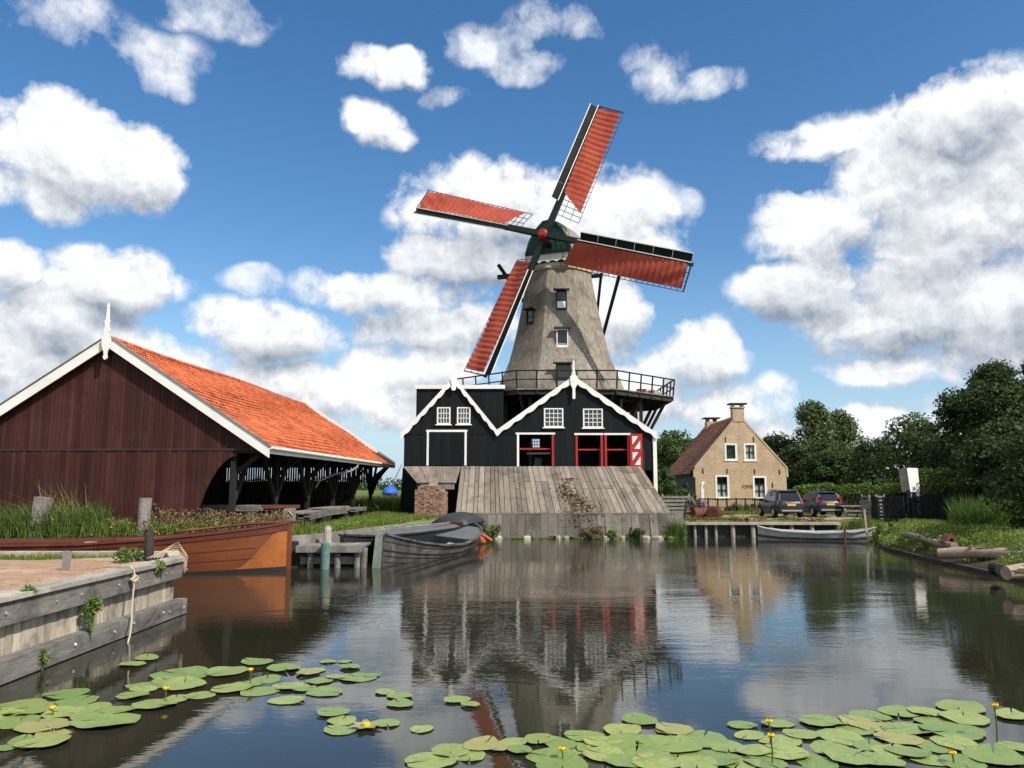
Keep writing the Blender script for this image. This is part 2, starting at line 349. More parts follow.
def leaves(pos, size, up=.35, out=None, rng=RNG):
    """small folded leaf faces (rhombs) at pos"""
    n = len(pos); d = unit(rng.normal(size=(n, 3)))
    if out is not None: d = unit(d+out*1.0)
    d[:, 2] += up; d = unit(d)
    a = unit(np.cross(d, unit(rng.normal(size=(n, 3))))); b = np.cross(d, a)
    s = (size*rng.uniform(.6, 1.35, size=(n, 1)))
    v = np.stack([pos-a*s, pos-b*s*.55+d*s*.12, pos+a*s, pos+b*s*.55+d*s*.12], 1).reshape(-1, 3)
    return v, np.arange(4*n).reshape(n, 4)
def blades(pos, h, w, lean=.35, rng=RNG, heading=None, bend=.5):
    """grass or reed blades: two-segment bent strips ending in a point"""
    n = len(pos); th = rng.uniform(0, 2*np.pi, n); dr = np.stack([np.cos(th), np.sin(th), np.zeros(n)], 1)
    sd = np.stack([-np.sin(th), np.cos(th), np.zeros(n)], 1)
    tw = rng.uniform(0, 2*np.pi, n); sd = np.stack([np.cos(tw), np.sin(tw), np.zeros(n)], 1)
    hh = (h*rng.uniform(.45, 1.2, n))[:, None]; ln = (lean*rng.uniform(.1, 1.2, n))[:, None]; ww = (w*rng.uniform(.6, 1.3, n))[:, None]
    up = np.array([0, 0, 1.])
    p1 = pos+up*hh*.55+dr*ln*hh*.35; p2 = pos+up*hh*(1-bend*ln*.5)+dr*ln*hh
    v = np.stack([pos-sd*ww/2, pos+sd*ww/2, p1+sd*ww*.4, p1-sd*ww*.4, p2], 1).reshape(-1, 3)
    b = np.arange(n)[:, None]*5
    f = np.concatenate([b+np.array([[0, 1, 2]]), b+np.array([[0, 2, 3]]), b+np.array([[3, 2, 4]])], 0)
    return v, f

# ------------------------------------------------------------------ pond, terrain, water
POND = [(-8.15, -14), (-8.15, 19.3), (-9.1, 21.2), (-45, 21.3), (-45, 30.6), (-8.3, 30.6), (-7.7, 32.0), (-6.3, 37.2), (-4.6, 42.8), (-4.0, 46.9), (9.9, 46.9), (10.1, 48.3),
        (19.6, 48.3), (19.3, 43.2), (17.9, 39.0), (17.0, 33.0), (16.0, 24.0), (15.0, 10.0), (15.0, -14)]
PA = np.array(POND); PB = np.roll(PA, -1, 0)
def pond_sd(x, y):      # >0 on land
    p = np.stack([x, y], -1)[..., None, :]; e = PB-PA; w = p-PA
    t = np.clip((w*e).sum(-1)/(e*e).sum(-1), 0, 1); d = np.sqrt(((w-t[..., None]*e)**2).sum(-1)).min(-1)
    c = ((PA[:, 1] > y[..., None]) != (PB[:, 1] > y[..., None])) & (x[..., None] < (PB[:, 0]-PA[:, 0])*(y[..., None]-PA[:, 1])/(PB[:, 1]-PA[:, 1]+1e-12)+PA[:, 0])
    return np.where(c.sum(-1) % 2 == 1, -d, d)
def sstep(a, b, x): t = np.clip((x-a)/(b-a), 0, 1); return t*t*(3-2*t)
def height(x, y):
    x = np.asarray(x, float); y = np.asarray(y, float)
    sd = pond_sd(x, y)
    top = .95+.22*sstep(-1.5, -5, x)
    top = np.where((x < -5) & (y < 26), 1.2, top)
    w = np.where((x > 12) & (y < 44.5), 2.6, .35)
    lo = np.where((x > 12) & (y < 44.5), .12, -.2)
    h = np.where(sd > 0, lo+(top-lo)*sstep(0, 1, sd/w), np.maximum(-1.2, -.2-1.5*(-sd)))
    return h+.04*np.sin(x*1.7+y*.6)*np.sin(y*1.3)*(sd > .8)
xs = np.concatenate([[-6000, -2500, -900, -350, -150, -90], np.arange(-60, 60.01, .4), [90, 150, 350, 900, 2500, 6000]])
ys = np.concatenate([[-1500, -500, -150, -50], np.arange(-16, 100.01, .4), [130, 200, 400, 900, 2500, 8000]])
X, Y = np.meshgrid(xs, ys, indexing='ij'); Z = np.concatenate([height(X[i:i+40], Y[i:i+40]) for i in range(0, len(xs), 40)])
nx, ny = len(xs), len(ys); idx = np.arange(nx*ny).reshape(nx, ny)
fq = np.stack([idx[:-1, :-1], idx[1:, :-1], idx[1:, 1:], idx[:-1, 1:]], -1).reshape(-1, 4)
tag(npmesh('ground', np.stack([X, Y, Z], -1).reshape(-1, 3), fq, M['ground'], smooth=True), 'grassy ground around the pond', kind='structure')
MB().add([(-60, -16, 0), (60, -16, 0), (60, 60, 0), (-60, 60, 0)], [(0, 1, 2, 3)])
w = MB().add([(-46, -15, 0), (21, -15, 0), (21, 49.5, 0), (-46, 49.5, 0)], [(0, 1, 2, 3)]).build('water', M['water']); tag(w, 'dark still pond water', kind='structure')
def ground_sheet(name, poly, mat, dz, label, step=.6):
    """sheet following the ground, clipped to a polygon by dropping cells outside"""
    P = np.array(poly); Q = np.roll(P, -1, 0)
    gx = np.arange(P[:, 0].min(), P[:, 0].max()+step, step); gy = np.arange(P[:, 1].min(), P[:, 1].max()+step, step)
    A, B = np.meshgrid(gx, gy, indexing='ij'); H = height(A, B)+dz
    ii = np.arange(A.size).reshape(A.shape); fc = np.stack([ii[:-1, :-1], ii[1:, :-1], ii[1:, 1:], ii[:-1, 1:]], -1).reshape(-1, 4)
    cx = (A[:-1, :-1]+step/2).ravel(); cy = (B[:-1, :-1]+step/2).ravel()
    c = ((P[:, 1] > cy[:, None]) != (Q[:, 1] > cy[:, None])) & (cx[:, None] < (Q[:, 0]-P[:, 0])*(cy[:, None]-P[:, 1])/(Q[:, 1]-P[:, 1]+1e-12)+P[:, 0])
    o = npmesh(name, np.stack([A, B, H], -1).reshape(-1, 3), fc[c.sum(-1) % 2 == 1], mat, smooth=True)
    return tag(o, label, kind='structure')
ground_sheet('dirt_path', [(-8.1, 2), (-8.1, 19.3), (-8.9, 20.0), (-11.5, 19.6), (-20, 19.2), (-30, 18.5), (-30, 2)], M['sand'], .05, 'reddish dirt path on the quay', .25)
ground_sheet('yard', [(9.6, 49.3), (24, 49.0), (27, 51), (27, 57), (20, 57.6), (10.5, 55.5)], M['yard'], .03, 'sandy yard by the quay', .25)
def hz(x, y): return float(height(np.array([x]), np.array([y]))[0])

# ------------------------------------------------------------------ boat shed (left)
BR = R(-2.4)
barn = thing('boat_shed', 'brown timber boat shed with orange tiled roof and white bargeboards', 'shed', (-16.24, 32, 1.0), BR, world=False)
def bl(mb, name, mat, par=None, smooth=False):   # local frame: x right, y back, z above ground 1.0
    o = mb.build(name, mat, None, smooth); o.parent = par or barn; return o
ZA, ZE, HWB, LEN = 7.78, 3.50, 6.50, 26.0
slope = (ZA-ZE)/HWB
def rz_(x): return ZA-abs(x)*slope
# upper gable: smooth boards
def gable_boards(y0, y1, x0, x1, zb, wd, top, jitter=0.):
    mb = MB(); x = x0
    while x < x1-.02:
        xe = min(x+wd, x1); xa, xb = x+.006, xe-.006; j = random.uniform(-jitter, jitter); z_b = zb(.5*(xa+xb))
        if z_b is not None:
            if xa < 0 < xb: pts = [(xa, top(xa)), (0, top(0)), (xb, top(xb))]
            else: pts = [(xa, top(xa)), (xb, top(xb))]
            z_a, z_b = zb(xa), zb(xb)
            if z_a is None or z_b is None: x = xe; continue
            if min(p[1] for p in pts) > max(z_a, z_b)+.02:
                mb.prism([(xa, y0+j, z_a), (xb, y0+j, z_b)]+[(p[0], y0+j, p[1]) for p in reversed(pts)], (0, y1-y0, 0))
        x = xe
    return mb
WX = 5.45
bl(gable_boards(0, .05, -WX-.75, WX+.75, lambda x: 3.42, .16, lambda x: rz_(x)-.12, .004), 'gable_wall', M['brown_board'])
bl(MB().bb((-WX-.5, .06, 3.3), (WX+.5, .12, 7.0)).add([], []) if False else gable_boards(.06, .11, -WX-.7, WX+.7, lambda x: 3.3, 5., lambda x: rz_(x)-.16), 'gable_backing', M['dark_wood'])
def arch_z(x):
    if x > 5.35: return None
    t = (x-3.75)/(5.35-3.75)
    return .0 if t < 0 else 2.95*(1-(1-min(t, 1))**1.9)**.62+.25*t if t > 0 else 0
bl(gable_boards(-.04, .02, -WX, WX+.3, lambda x: arch_z(x), .205, lambda x: 3.44, .012), 'lower_boarding', M['brown_board'])
bl(MB().bb((-WX-.6, -.07, 3.40), (WX+.6, -.01, 3.47)), 'ledge_strip', M['dark_wood'])
mb = gable_boards(.03, .06, -WX, WX+.1, lambda x: arch_z(x), .2, lambda x: 3.38); bl(mb, 'lower_backing', M['dark_wood'])
# rear gable and left side: slats with gaps
mb = gable_boards(LEN-.4, LEN-.36, -WX, WX, lambda x: None if x > 5.0 else (max(0, arch_z(x) or 0)), .2, lambda x: 2.3)
bl(mb, 'rear_boarding', M['dark_wood'])
mb = MB()
for k in range(62): mb.bb((-WX+.17*k, LEN-.42, 2.2), (-WX+.17*k+.125, LEN-.38, 3.3))
bl(mb, 'rear_slats', M['dark_wood'])
bl(gable_boards(LEN-.4, LEN-.35, -WX-.7, WX+.7, lambda x: 3.3, .4, lambda x: rz_(x)-.12), 'rear_gable', M['brown_board'])
mb = MB()
y = .1
while y < LEN-.4:
    mb.bb((-WX-.03, y, 0), (-WX+.03, y+.18, 1.55)); mb.bb((-WX-.03, y, 2.75), (-WX+.03, y+.18, 3.9)); mb.bb((-WX-.03, y, 1.5), (-WX+.03, y+random.choice((.14, .17, .19, .2, .2)), 2.8)); y += .2
bl(mb, 'side_slats', M['dark_wood'])
bl(MB().bb((-WX, 0.2, -.02), (WX, LEN-.5, .02)), 'floor', M['dark_wood'])
# posts, braces, beams on the open right side
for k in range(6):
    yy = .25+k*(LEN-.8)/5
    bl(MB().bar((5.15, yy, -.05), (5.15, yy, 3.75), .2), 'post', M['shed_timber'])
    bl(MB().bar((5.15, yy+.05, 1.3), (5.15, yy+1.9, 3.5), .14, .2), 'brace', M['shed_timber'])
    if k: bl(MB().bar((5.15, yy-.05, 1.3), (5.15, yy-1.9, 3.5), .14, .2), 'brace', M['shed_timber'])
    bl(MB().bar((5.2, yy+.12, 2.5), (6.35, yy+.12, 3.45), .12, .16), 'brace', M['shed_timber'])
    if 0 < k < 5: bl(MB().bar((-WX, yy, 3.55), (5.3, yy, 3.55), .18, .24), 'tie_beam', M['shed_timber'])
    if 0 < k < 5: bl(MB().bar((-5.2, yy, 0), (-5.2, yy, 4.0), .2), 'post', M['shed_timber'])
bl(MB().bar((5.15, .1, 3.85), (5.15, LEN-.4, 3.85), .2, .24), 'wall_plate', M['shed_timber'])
mb = MB()   # curved rear brace silhouette
for i in range(9):
    a0, a1 = i/9, (i+1)/9
    q = lambda a: (5.15+1.25*a**1.6, LEN-.55, 1.0+2.45*a**.8)
    mb.bar(q(a0), q(a1), .14, .3)
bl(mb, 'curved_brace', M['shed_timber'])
# pantiles: one little curved face group per tile
def tile_slope(sign):
    L = math.hypot(HWB+.15, (HWB+.15)*slope); ux, uz = sign*(HWB+.15)/L, -(HWB+.15)*slope/L
    nxn, nzn = -uz*sign, abs(ux); rows, pitch, tw = 24, L/24, .245; cols = int((LEN+.5)/tw); V = []; Fc = []
    for r in range(rows):
        for c in range(cols):
            y0 = -.22+c*tw; jz = random.uniform(0, .02); sag = -.05*math.sin(y0*.35)-.04*math.sin(r*.5+y0*.22); o = len(V)
            for i in range(6):
                y = y0+tw*i/5*1.04; w_ = .035*math.sin(2*math.pi*i/5)+.02
                for s_, dz in ((r*pitch, .01), ((r+1)*pitch+.05, .055)):
                    h = w_+dz+jz+sag; V.append((ux*s_+nxn*sign*h*1.0, y, ZA+.08+uz*s_+nzn*h))
            for i in range(5): Fc.append((o+2*i, o+2*i+1, o+2*i+3, o+2*i+2))
    return V, Fc
for sgn in (1, -1):
    V, Fc = tile_slope(sgn); o = npmesh('roof', np.array(V), np.array(Fc), M['tile'], barn, True)
    # boarding under the tiles
    mb = MB(); a = 0.0
    mb.prism([(0, 0.02, ZA-.06), (sgn*(HWB+.1), .02, ZA-.06-(HWB+.1)*slope), (sgn*(HWB+.1), .02, ZA-.0-(HWB+.1)*slope), (0, .02, ZA)], (0, LEN-.05, 0)); ob = bl(mb, 'roof_boarding', M['dark_wood'], o)
mb = MB()
for k in range(66): mb.tube([(0, -.2+k*.4, ZA+.12-.05*math.sin(k*.14)), (0, .23+k*.4, ZA+.145-.05*math.sin(k*.14))], [.11, .125], 8)
bl(mb, 'ridge_tiles', M['tile'])
def bargeboard(y0, y1, s, wdt, ext, up=.22):
    e = HWB+ext
    return MB().prism([(0, y0, ZA+up), (s*e, y0, ZA+up-e*slope), (s*e, y0, ZA+up-e*slope-wdt), (0, y0, ZA+up-wdt)], (0, y1-y0, 0))
for s in (1, -1):
    o = bl(bargeboard(-.32, -.26, s, .46, .25), 'bargeboard', M['white'])
    bl(MB().prism([(0, -.37, ZA+.265), (s*(HWB+.3), -.37, ZA+.265-(HWB+.3)*slope), (s*(HWB+.3), -.37, ZA+.225-(HWB+.3)*slope), (0, -.37, ZA+.225)], (0, .2, 0)), 'capping', M['grey_wood'], o)
    bl(bargeboard(LEN+.3, LEN+.36, s, .45, .2, .34), 'bargeboard', M['white'])
    bl(MB().bb((s*(HWB+.06), -.25, ZE-.22), (s*(HWB+.14), LEN+.2, ZE+.06)), 'fascia', M['white'])
bl(MB().tube([(HWB+.22, -.1, ZE-.0), (HWB+.22, LEN, ZE-.03)], .07, 8), 'gutter', M['white'])
bl(MB().tube([(6.6, 15.2, 3.4), (6.6, 15.1, 3.1), (6.4, 14.4, 2.85), (5.9, 12.9, 2.65), (5.4, 11.6, 2.3), (5.3, 11.2, 1.9)], .065, 8), 'downpipe', M['grey_wood'])
def finial(cx, y, zb, prof, thick=.07):
    return MB().prism([(cx-w_, y, zb+z) for w_, z in prof]+[(cx+w_, y, zb+z) for w_, z in reversed(prof)], (0, thick, 0))
PROF = [(.02, -1.15), (.10, -1.08), (.14, -.98), (.09, -.88), (.11, -.7), (.22, -.45), (.27, -.2), (.28, .05), (.17, .18), (.13, .35), (.2, .5), (.13, .66), (.12, .85), (.17, 1.0), (.1, 1.08), (.085, 1.4), (.055, 1.75), (.075, 1.82), (.02, 2.0)]
bl(finial(0, -.45, ZA+.05, [(a*.66, b*(.74 if b > 0 else .72)) for a, b in PROF]), 'finial', M['white'])
bl(finial(0, LEN+.4, ZA+.1, [(a*1.5, b*1.0) for a, b in PROF]), 'finial', M['white'])

# timber stacks, benches and clutter standing at the open side of the shed
def plank_stack(loc, rz, L, rows, wdt, label, group, mat='grey_wood', bearers=True, th=.05):
    t = thing('plank_stack', label, 'timber stack', loc, rz, group, world=False)
    z = 0.
    if bearers:
        for yy in (-L*.35, L*.35):
            b_ = MB().bb((-wdt*.6, yy-.07, 0), (wdt*.6, yy+.07, .42)).build('bearer', M['dark_wood']); b_.parent = t
        z = .42
    mb = MB()
    for r in range(rows):
        k = max(2, int(wdt/.24))
        for i in range(k):
            j = random.uniform(-.25, .25); mb.box((-wdt/2+(i+.5)*wdt/k, j, z+th/2), (wdt/k-.015, L*random.uniform(.8, 1.05), th-.006))
        z += th+.012
    o = mb.build('planks', M[mat]); o.parent = t
    return t
g = 'timber lying along the open side of the boat shed'
plank_stack(at(232, 521, 33.5), R(82), 2.6, 4, 1.0, 'grey plank stack low beside the dark arch of the brown boards', g)
plank_stack((-9.3, 36.4, 1.15), R(4), 4.4, 5, 1.2, 'long plank stack in front of the shed posts, nearest the rowing boats', g)
plank_stack((-9.4, 41.5, 1.15), R(-3), 4.8, 6, 1.0, 'grey plank stack at mid length of the open shed side', g)
plank_stack((-9.3, 47.2, 1.15), R(1), 4.0, 3, 1.0, 'low plank stack nearest the far end of the shed', g)
plank_stack((-12.0, 39.0, 1.15), R(20), 4.0, 9, 1.1, 'taller timber stack deep in the shade under the shed roof', g, 'iron_rust')
bch = thing('sawhorse', 'brown wooden trestle beam standing before the shed beside the orange bow', 'trestle', (-10.2, 33.6, 1.15), R(8), world=False)
for p in ((-.8, 0), (.8, 0)):
    for s in (-1, 1):
        o = MB().bar((p[0]+.12*s, .35*s, 0), (p[0], .04*s, .95), .09).build('leg', M['grey_wood']); o.parent = bch
o = MB().bar((-1.3, 0, 1.0), (1.35, 0, 1.0), .2, .14).build('beam', M['iron_rust']); o.parent = bch
po = thing('timber_post', 'square pale post with rope standing behind the orange bow', 'post', at(339, 528, 33), 0, world=False)
po.location = (at(291, 520, 32.6).x, 32.6, 1.1)
o = MB().bb((-.15, -.15, -.1), (.15, .15, 1.02)).build('shaft', M['grey_wood']); o.parent = po
o = MB().tube([(.12, -.17, .7), (-.05, -.18, .9), (-.18, -.1, .8), (-.19, 0, .3)], .02, 6).build('rope', M['rope']); o.parent = po

# ------------------------------------------------------------------ quay wall (near left)
qx = -7.82; Y0, Y1 = -3, 19.4
quay = thing('quay_wall', 'grey weathered timber quay wall running along the near left bank', 'quay', (qx, Y0, 0), 0)
mb = MB(); y = Y0
while y < Y1:
    L = 4.2; mb.bb((qx-.4, y+.012, 1.235), (qx+.06, min(y+L, Y1)-.012, 1.315)); y += L
mb.build('capping_plank', M['quay_top'], quay)
mb = MB(); y = Y0
while y < Y1:
    mb.bb((qx-.06, y+.01, .86), (qx+.0, min(y+5.3, Y1)-.01, 1.232)); y += 5.3
mb.build('upper_beam', M['quay_dark'], quay)
mb = MB(); y = Y0
while y < Y1-.1:
    wd = random.uniform(.19, .25); j = random.uniform(-.01, .01); mb.bb((qx-.24+j, y+.006, -.9), (qx-.16+j, y+wd, 1.2)); y += wd+.004
mb.build('boards', M['quay_board'], quay)
mb = MB(); y = Y0
while y < Y1+.1:
    mb.bb((qx-.145, y+.01, .02), (qx+.1, min(y+6.4, Y1+.12)-.01, .36)); y += 6.4
mb.build('lower_beam', M['quay_dark'], quay)
mb = MB(); y = Y0+.5
while y < Y1:
    mb.tube([(qx+.09, y, .2+random.uniform(-.05, .05)), (qx+.125, y, .2)], .028, 8); mb.tube([(qx-.01, y+.3, 1.03+random.uniform(-.06, .06)), (qx+.02, y+.3, 1.03)], .024, 8); y += random.choice((.3, .8, 1.1, 1.4))
mb.build('bolt_heads', M['stone'], quay)
mb = MB(); x = -8.9
while x > -44:     # far return of the peninsula
    mb.bb((max(x-3.5, -44), 21.15, 1.16), (x-.02, 21.5, 1.3)); mb.bb((max(x-3.5, -44), 21.4, -.9), (x-.02, 21.48, 1.15)); x -= 3.5
mb.bar((qx-.22, Y1-.05, .2), (-8.95, 21.4, .2), .08, 2.1); mb.bar((qx-.1, Y1-.1, 1.27), (-8.98, 21.5, 1.27), .3, .075); mb.build('end_boards', M['quay_board'], quay)
pst = MB().tube([(0, 0, -.2), (.02, 0, .3), (.0, .01, .62), (.05, 0, .78)], [.11, .115, .1, .05], 10).build('mooring_post', M['dark_wood']); pst.location = (-8.62, 19.3, 1.22)
tag(pst, 'short dark rotten post on the end of the grey quay', 'post')
pst = MB().box((0, 0, .2), (.14, .1, .48)).build('wooden_stake', M['grey_wood']); pst.location = (-9.4, 17.2, 1.2); pst.rotation_euler = (0, R(3), 0)
tag(pst, 'low pale stake in the reddish dirt path', 'stake')
rp = MB().tube([(-8.5, 17.0, 1.34), (-7.85, 16.8, 1.36), (-7.74, 16.75, 1.28), (-7.71, 16.7, .95), (-7.68, 16.6, .6), (-7.62, 16.5, .34), (-7.5, 16.2, .1), (-7.36, 15.8, -.05), (-7.3, 15.6, -.2)], .018, 8)
rp.tube([(-7.76, 16.75, 1.2), (-7.70, 16.85, 1.12), (-7.72, 16.7, 1.06), (-7.76, 16.66, 1.1), (-7.71, 16.75, 1.17)], .034, 8)
tag(rp.build('mooring_rope', M['rope']), 'pale knotted rope hanging down the grey quay into the water', 'rope')
rp = MB()
for k in range(5):
    a = k*.7; rp.tube([(-8.55+.08*k, 19.1, 1.32), (-8.3+.05*k, 19.2+.04*k, 1.44+.04*k), (-8.0+.1*math.sin(a), 19.3+.03*k, 1.46+.05*k), (-7.84+.02*k, 19.42+.02*k, 1.34), (-7.8, 19.46+.02*k, .95+.15*math.sin(a))], .009, 5)
tag(rp.build('wire_coil', M['rope']), 'loose pale wires curling over the quay end', 'wire')
rp = MB()
for (x, y, s) in ((-11, 20.6, 1), (-9.8, 20.3, .8), (-12.2, 20.4, .7)):
    rp.tube([(x, y, 1.2), (x+.05*s, y, 1.55), (x+.45*s, y+.1, 1.9)], .015, 5)

# ------------------------------------------------------------------ bank posts
for px, pyt, pyb, Yd, lab, tilt in ((40, 497, 536, 31.2, 'thick grey wooden post leaning slightly, left of the pair on the grassy bank', 3), (145, 498, 537, 31.2, 'round grey wooden post standing upright, right of the pair on the grassy bank', 0)):
    a = at(px, pyt, Yd); b = at(px, pyb, Yd)
    h = a.z-1.0
    mbp = MB()
    if tilt: mbp.bar((0, 0, -.1), (.05, 0, h), .52, .4, w2=.5)
    else: mbp.tube([(0, 0, -.1), (0.01, 0, h*.5), (.02, 0, h)], [.25, .235, .24], 12)
    o = mbp.build('mooring_post', M['grey_wood']); o.location = (a.x, Yd, 1.0); o.rotation_euler = (0, R(tilt), 0); tag(o, lab, 'post', 'mooring posts on the bank')

# ------------------------------------------------------------------ boats
def hull(st, th=.06, nb=5):
    """open hull: st = list of (point on keel line (x,y), side dir (x,y), half top, z top, half bottom, z bottom); returns outer rings"""
    rings = []
    for (cx, cy), (sx, sy), wt, zt, wb, zb in st:
        out = []
        for s in (-1, 1):
            pts = []
            for i in range(nb+1):
                a = i/nb; w_ = wb+(wt-wb)*a**.75; pts.append((cx+s*sx*w_, cy+s*sy*w_, zb+(zt-zb)*a))
            out.append(pts)
        rings.append(list(reversed(out[0]))+out[1])
    return rings
def make_boat(root, A, B, prof, mat, inner=None, gun=None, th=.07, floor_z=.2):
    """A, B: ends of the keel line; prof: (t, half top, z top, half bottom, z bottom)"""
    A, B = Vector(A), Vector(B); d = (B-A).normalized(); sd = (d.y, -d.x)
    st = [((A.x+(B.x-A.x)*t, A.y+(B.y-A.y)*t), sd, wt, zt, wb, zb) for t, wt, zt, wb, zb in prof]
    o = MB().loft(hull(st), close=False, caps=False)
    st2 = [(c, s, max(wt-th, .01), zt-.005, max(wb-th, .008), max(zb+.06, floor_z-.05)) for c, s, wt, zt, wb, zb in st]
    hb = MB(); r1 = hull(st); r2 = hull(st2)
    rr = [a+list(reversed(b)) for a, b in zip(r1, r2)]
    h = hb.loft(rr, close=True, caps=True).build('hull', mat, root, True)
    mod = h.modifiers.new('edge', 'EDGE_SPLIT'); mod.split_angle = R(42)
    for s in (-1, 1):
        pts = [(c[0]+s*sv[0]*(wt+.01), c[1]+s*sv[1]*(wt+.01), zt+.01) for c, sv, wt, zt, wb, zb in st]
        mbx = MB()
        for i in range(len(pts)-1): mbx.bar(pts[i], pts[i+1], .11, .07)
        mbx.build('gunwale', gun or mat, root)
    return st
# brown barge
bt = thing('wooden_barge', 'long varnished brown wooden barge with dark red rail and bright orange bow', 'boat', (-16, 28.4, 0))
prof = [(0, 1.9, .95, 1.5, -.3), (.3, 2.0, .95, 1.6, -.3), (.62, 1.95, 1.0, 1.6, -.3), (.75, 1.8, 1.06, 1.45, -.3), (.84, 1.45, 1.2, 1.1, -.3), (.91, .95, 1.38, .66, -.3), (.96, .5, 1.53, .3, -.3), (1.0, .09, 1.70, .07, -.3)]
A, B = (-34, 28.9), (-7.95, 29.0)
st = make_boat(bt, A, B, prof, M['boat_brown'], gun=M['boat_rail'])
def skin_patch(st, i0, i1, a0, a1, off, side=1, n=6):
    """patch lying just outside the near side of a hull, between stations and heights"""
    rows = []
    for i in range(i0*n, i1*n+1):
        k = min(i//n, len(st)-2); f = i/n-k
        c = [st[k][0][j]*(1-f)+st[k+1][0][j]*f for j in (0, 1)]; q = [st[k][j]*(1-f)+st[k+1][j]*f for j in (2, 3, 4, 5)]; sv = st[k][1]
        lo = a0(i/n) if callable(a0) else a0; hi = a1(i/n) if callable(a1) else a1
        if hi <= lo: hi = lo+.001
        row = []
        for j in range(4):
            a = lo+(hi-lo)*j/3; w_ = q[2]+(q[0]-q[2])*a**.75+off; row.append((c[0]+side*sv[0]*w_, c[1]+side*sv[1]*w_, q[3]+(q[1]-q[3])*a))
        rows.append(row)
    return MB().loft(rows, close=False, caps=False)
skin_patch(st, 5, 7, lambda i: .24, lambda i: .24+.62*max(0, min(1, (i-5.6)/.95)), .012).build('bow_panel', M['boat_orange'], bt, True)
skin_patch(st, 0, 7, .0, .235, .014).build('waterline_band', M['boat_black'], bt, True)
skin_patch(st, 0, 7, .87, .99, .03).build('rubbing_strake', M['boat_rail'], bt, True)
for a_ in (.42, .62): skin_patch(st, 0, 6, a_, a_+.018, .012).build('plank_lap', M['boat_rail'], bt, True)
MB().bar((-7.93, 29.0, -.35), (-7.93, 29.0, 1.78), .1, .24).build('stem_post', M['boat_brown'], bt)
MB().tube([(-11.7, 28.3, 1.42), (-9.4, 28.85, 1.66), (-7.5, 29.0, 1.74)], .045, 8).build('spar', M['boat_rail'], bt)
d = MB(); d.bb((-34, 27.1, .80), (-15.5, 30.7, .88)); d.build('deck', M['boat_rail'], bt)
d = MB(); d.bb((-33, 27.9, .93), (-14.5, 29.9, 1.08)); d.build('hatch_cover', M['boat_rail'], bt)
for x in (-14.6, -13.2):
    MB().bb((x, 27.75, 1.0), (x+.35, 28.0, 1.1)).build('cleat', M['rope'], bt)
# grey open boat
gb = thing('rowing_barge', 'grey tarred open boat with green floor moored beside the grassy bank', 'boat', (-3.6, 36, 0))
prof = [(0, .07, 1.20, .05, -.25), (.06, .5, 1.04, .26, -.25), (.16, 1.0, .86, .66, -.25), (.32, 1.36, .68, 1.02, -.25), (.5, 1.48, .62, 1.14, -.25), (.68, 1.4, .70, 1.06, -.25), (.84, 1.1, .86, .75, -.25), (.94, .7, 1.0, .42, -.25), (1, .14, 1.12, .08, -.2)]
gA, gB = (-5.0, 31.0), (-2.15, 41.3)
st = make_boat(gb, gA, gB, prof, M['boat_grey'], floor_z=.1)
def along(t, s, z, A_=gA, B_=gB):
    A_, B_ = Vector(A_), Vector(B_); d_ = (B_-A_).normalized(); return (A_.x+(B_.x-A_.x)*t+d_.y*s, A_.y+(B_.y-A_.y)*t-d_.x*s, z)
MB().prism([along(.1, -.4, .1), along(.3, -1.05, .1), along(.7, -1.1, .1), along(.88, -.5, .1), along(.88, .5, .1), along(.7, 1.1, .1), along(.3, 1.05, .1), along(.1, .4, .1)], (0, 0, .05)).build('floor', M['boat_green'], gb)
for t in (.22, .44):
    MB().bar(along(t, -1.0 if t < .3 else -1.3, .42), along(t, 1.0 if t < .3 else 1.3, .42), .3, .05).build('thwart', M['boat_grey'], gb)
MB().prism([along(.64, -1.38, .66), along(.84, -1.04, .82), along(.95, -.6, .96), along(.95, .6, .96), along(.84, 1.04, .82), along(.64, 1.38, .66)], (0, 0, .04)).build('foredeck', M['tarp'], gb)
MB().bar(along(.635, -1.3, .42), along(.635, 1.3, .42), .05, .46).build('bulkhead', M['boat_black'], gb)
mbx = MB()
for i in range(5): mbx.bar(along(.52+.005*i, .35+.08*i, .3+.05*i), along(.57+.002*i, .8, .42), .25, .12)
mbx.build('crumpled_sheet', M['boat_white'], gb)
skin_patch(st, 0, 8, .55, .6, .015).build('rubbing_strake', M['boat_black'], gb, True)
rd = MB(); rd.prism([along(1.0, .15, .6), along(1.09, .35, .35), along(1.12, .4, .12), along(1.04, .2, .1), along(.99, .1, .4)], (.06, .35, 0)); rd.build('rudder', M['orange'], gb)
MB().tube([along(1.0, .1, .85), along(1.06, .55, .5), along(1.1, .8, .28)], .09, 8).build('fender', M['orange'], gb)
ax_ = Vector((gB[0]-gA[0], gB[1]-gA[1], 0)).normalized(); gb.rotation_euler = Matrix.Rotation(R(5.5), 4, ax_).to_euler()
for a_ in (.25, .42, .8): skin_patch(st, 0, 8, a_, a_+.025, .012).build('plank_lap', M['boat_black'], gb, True)
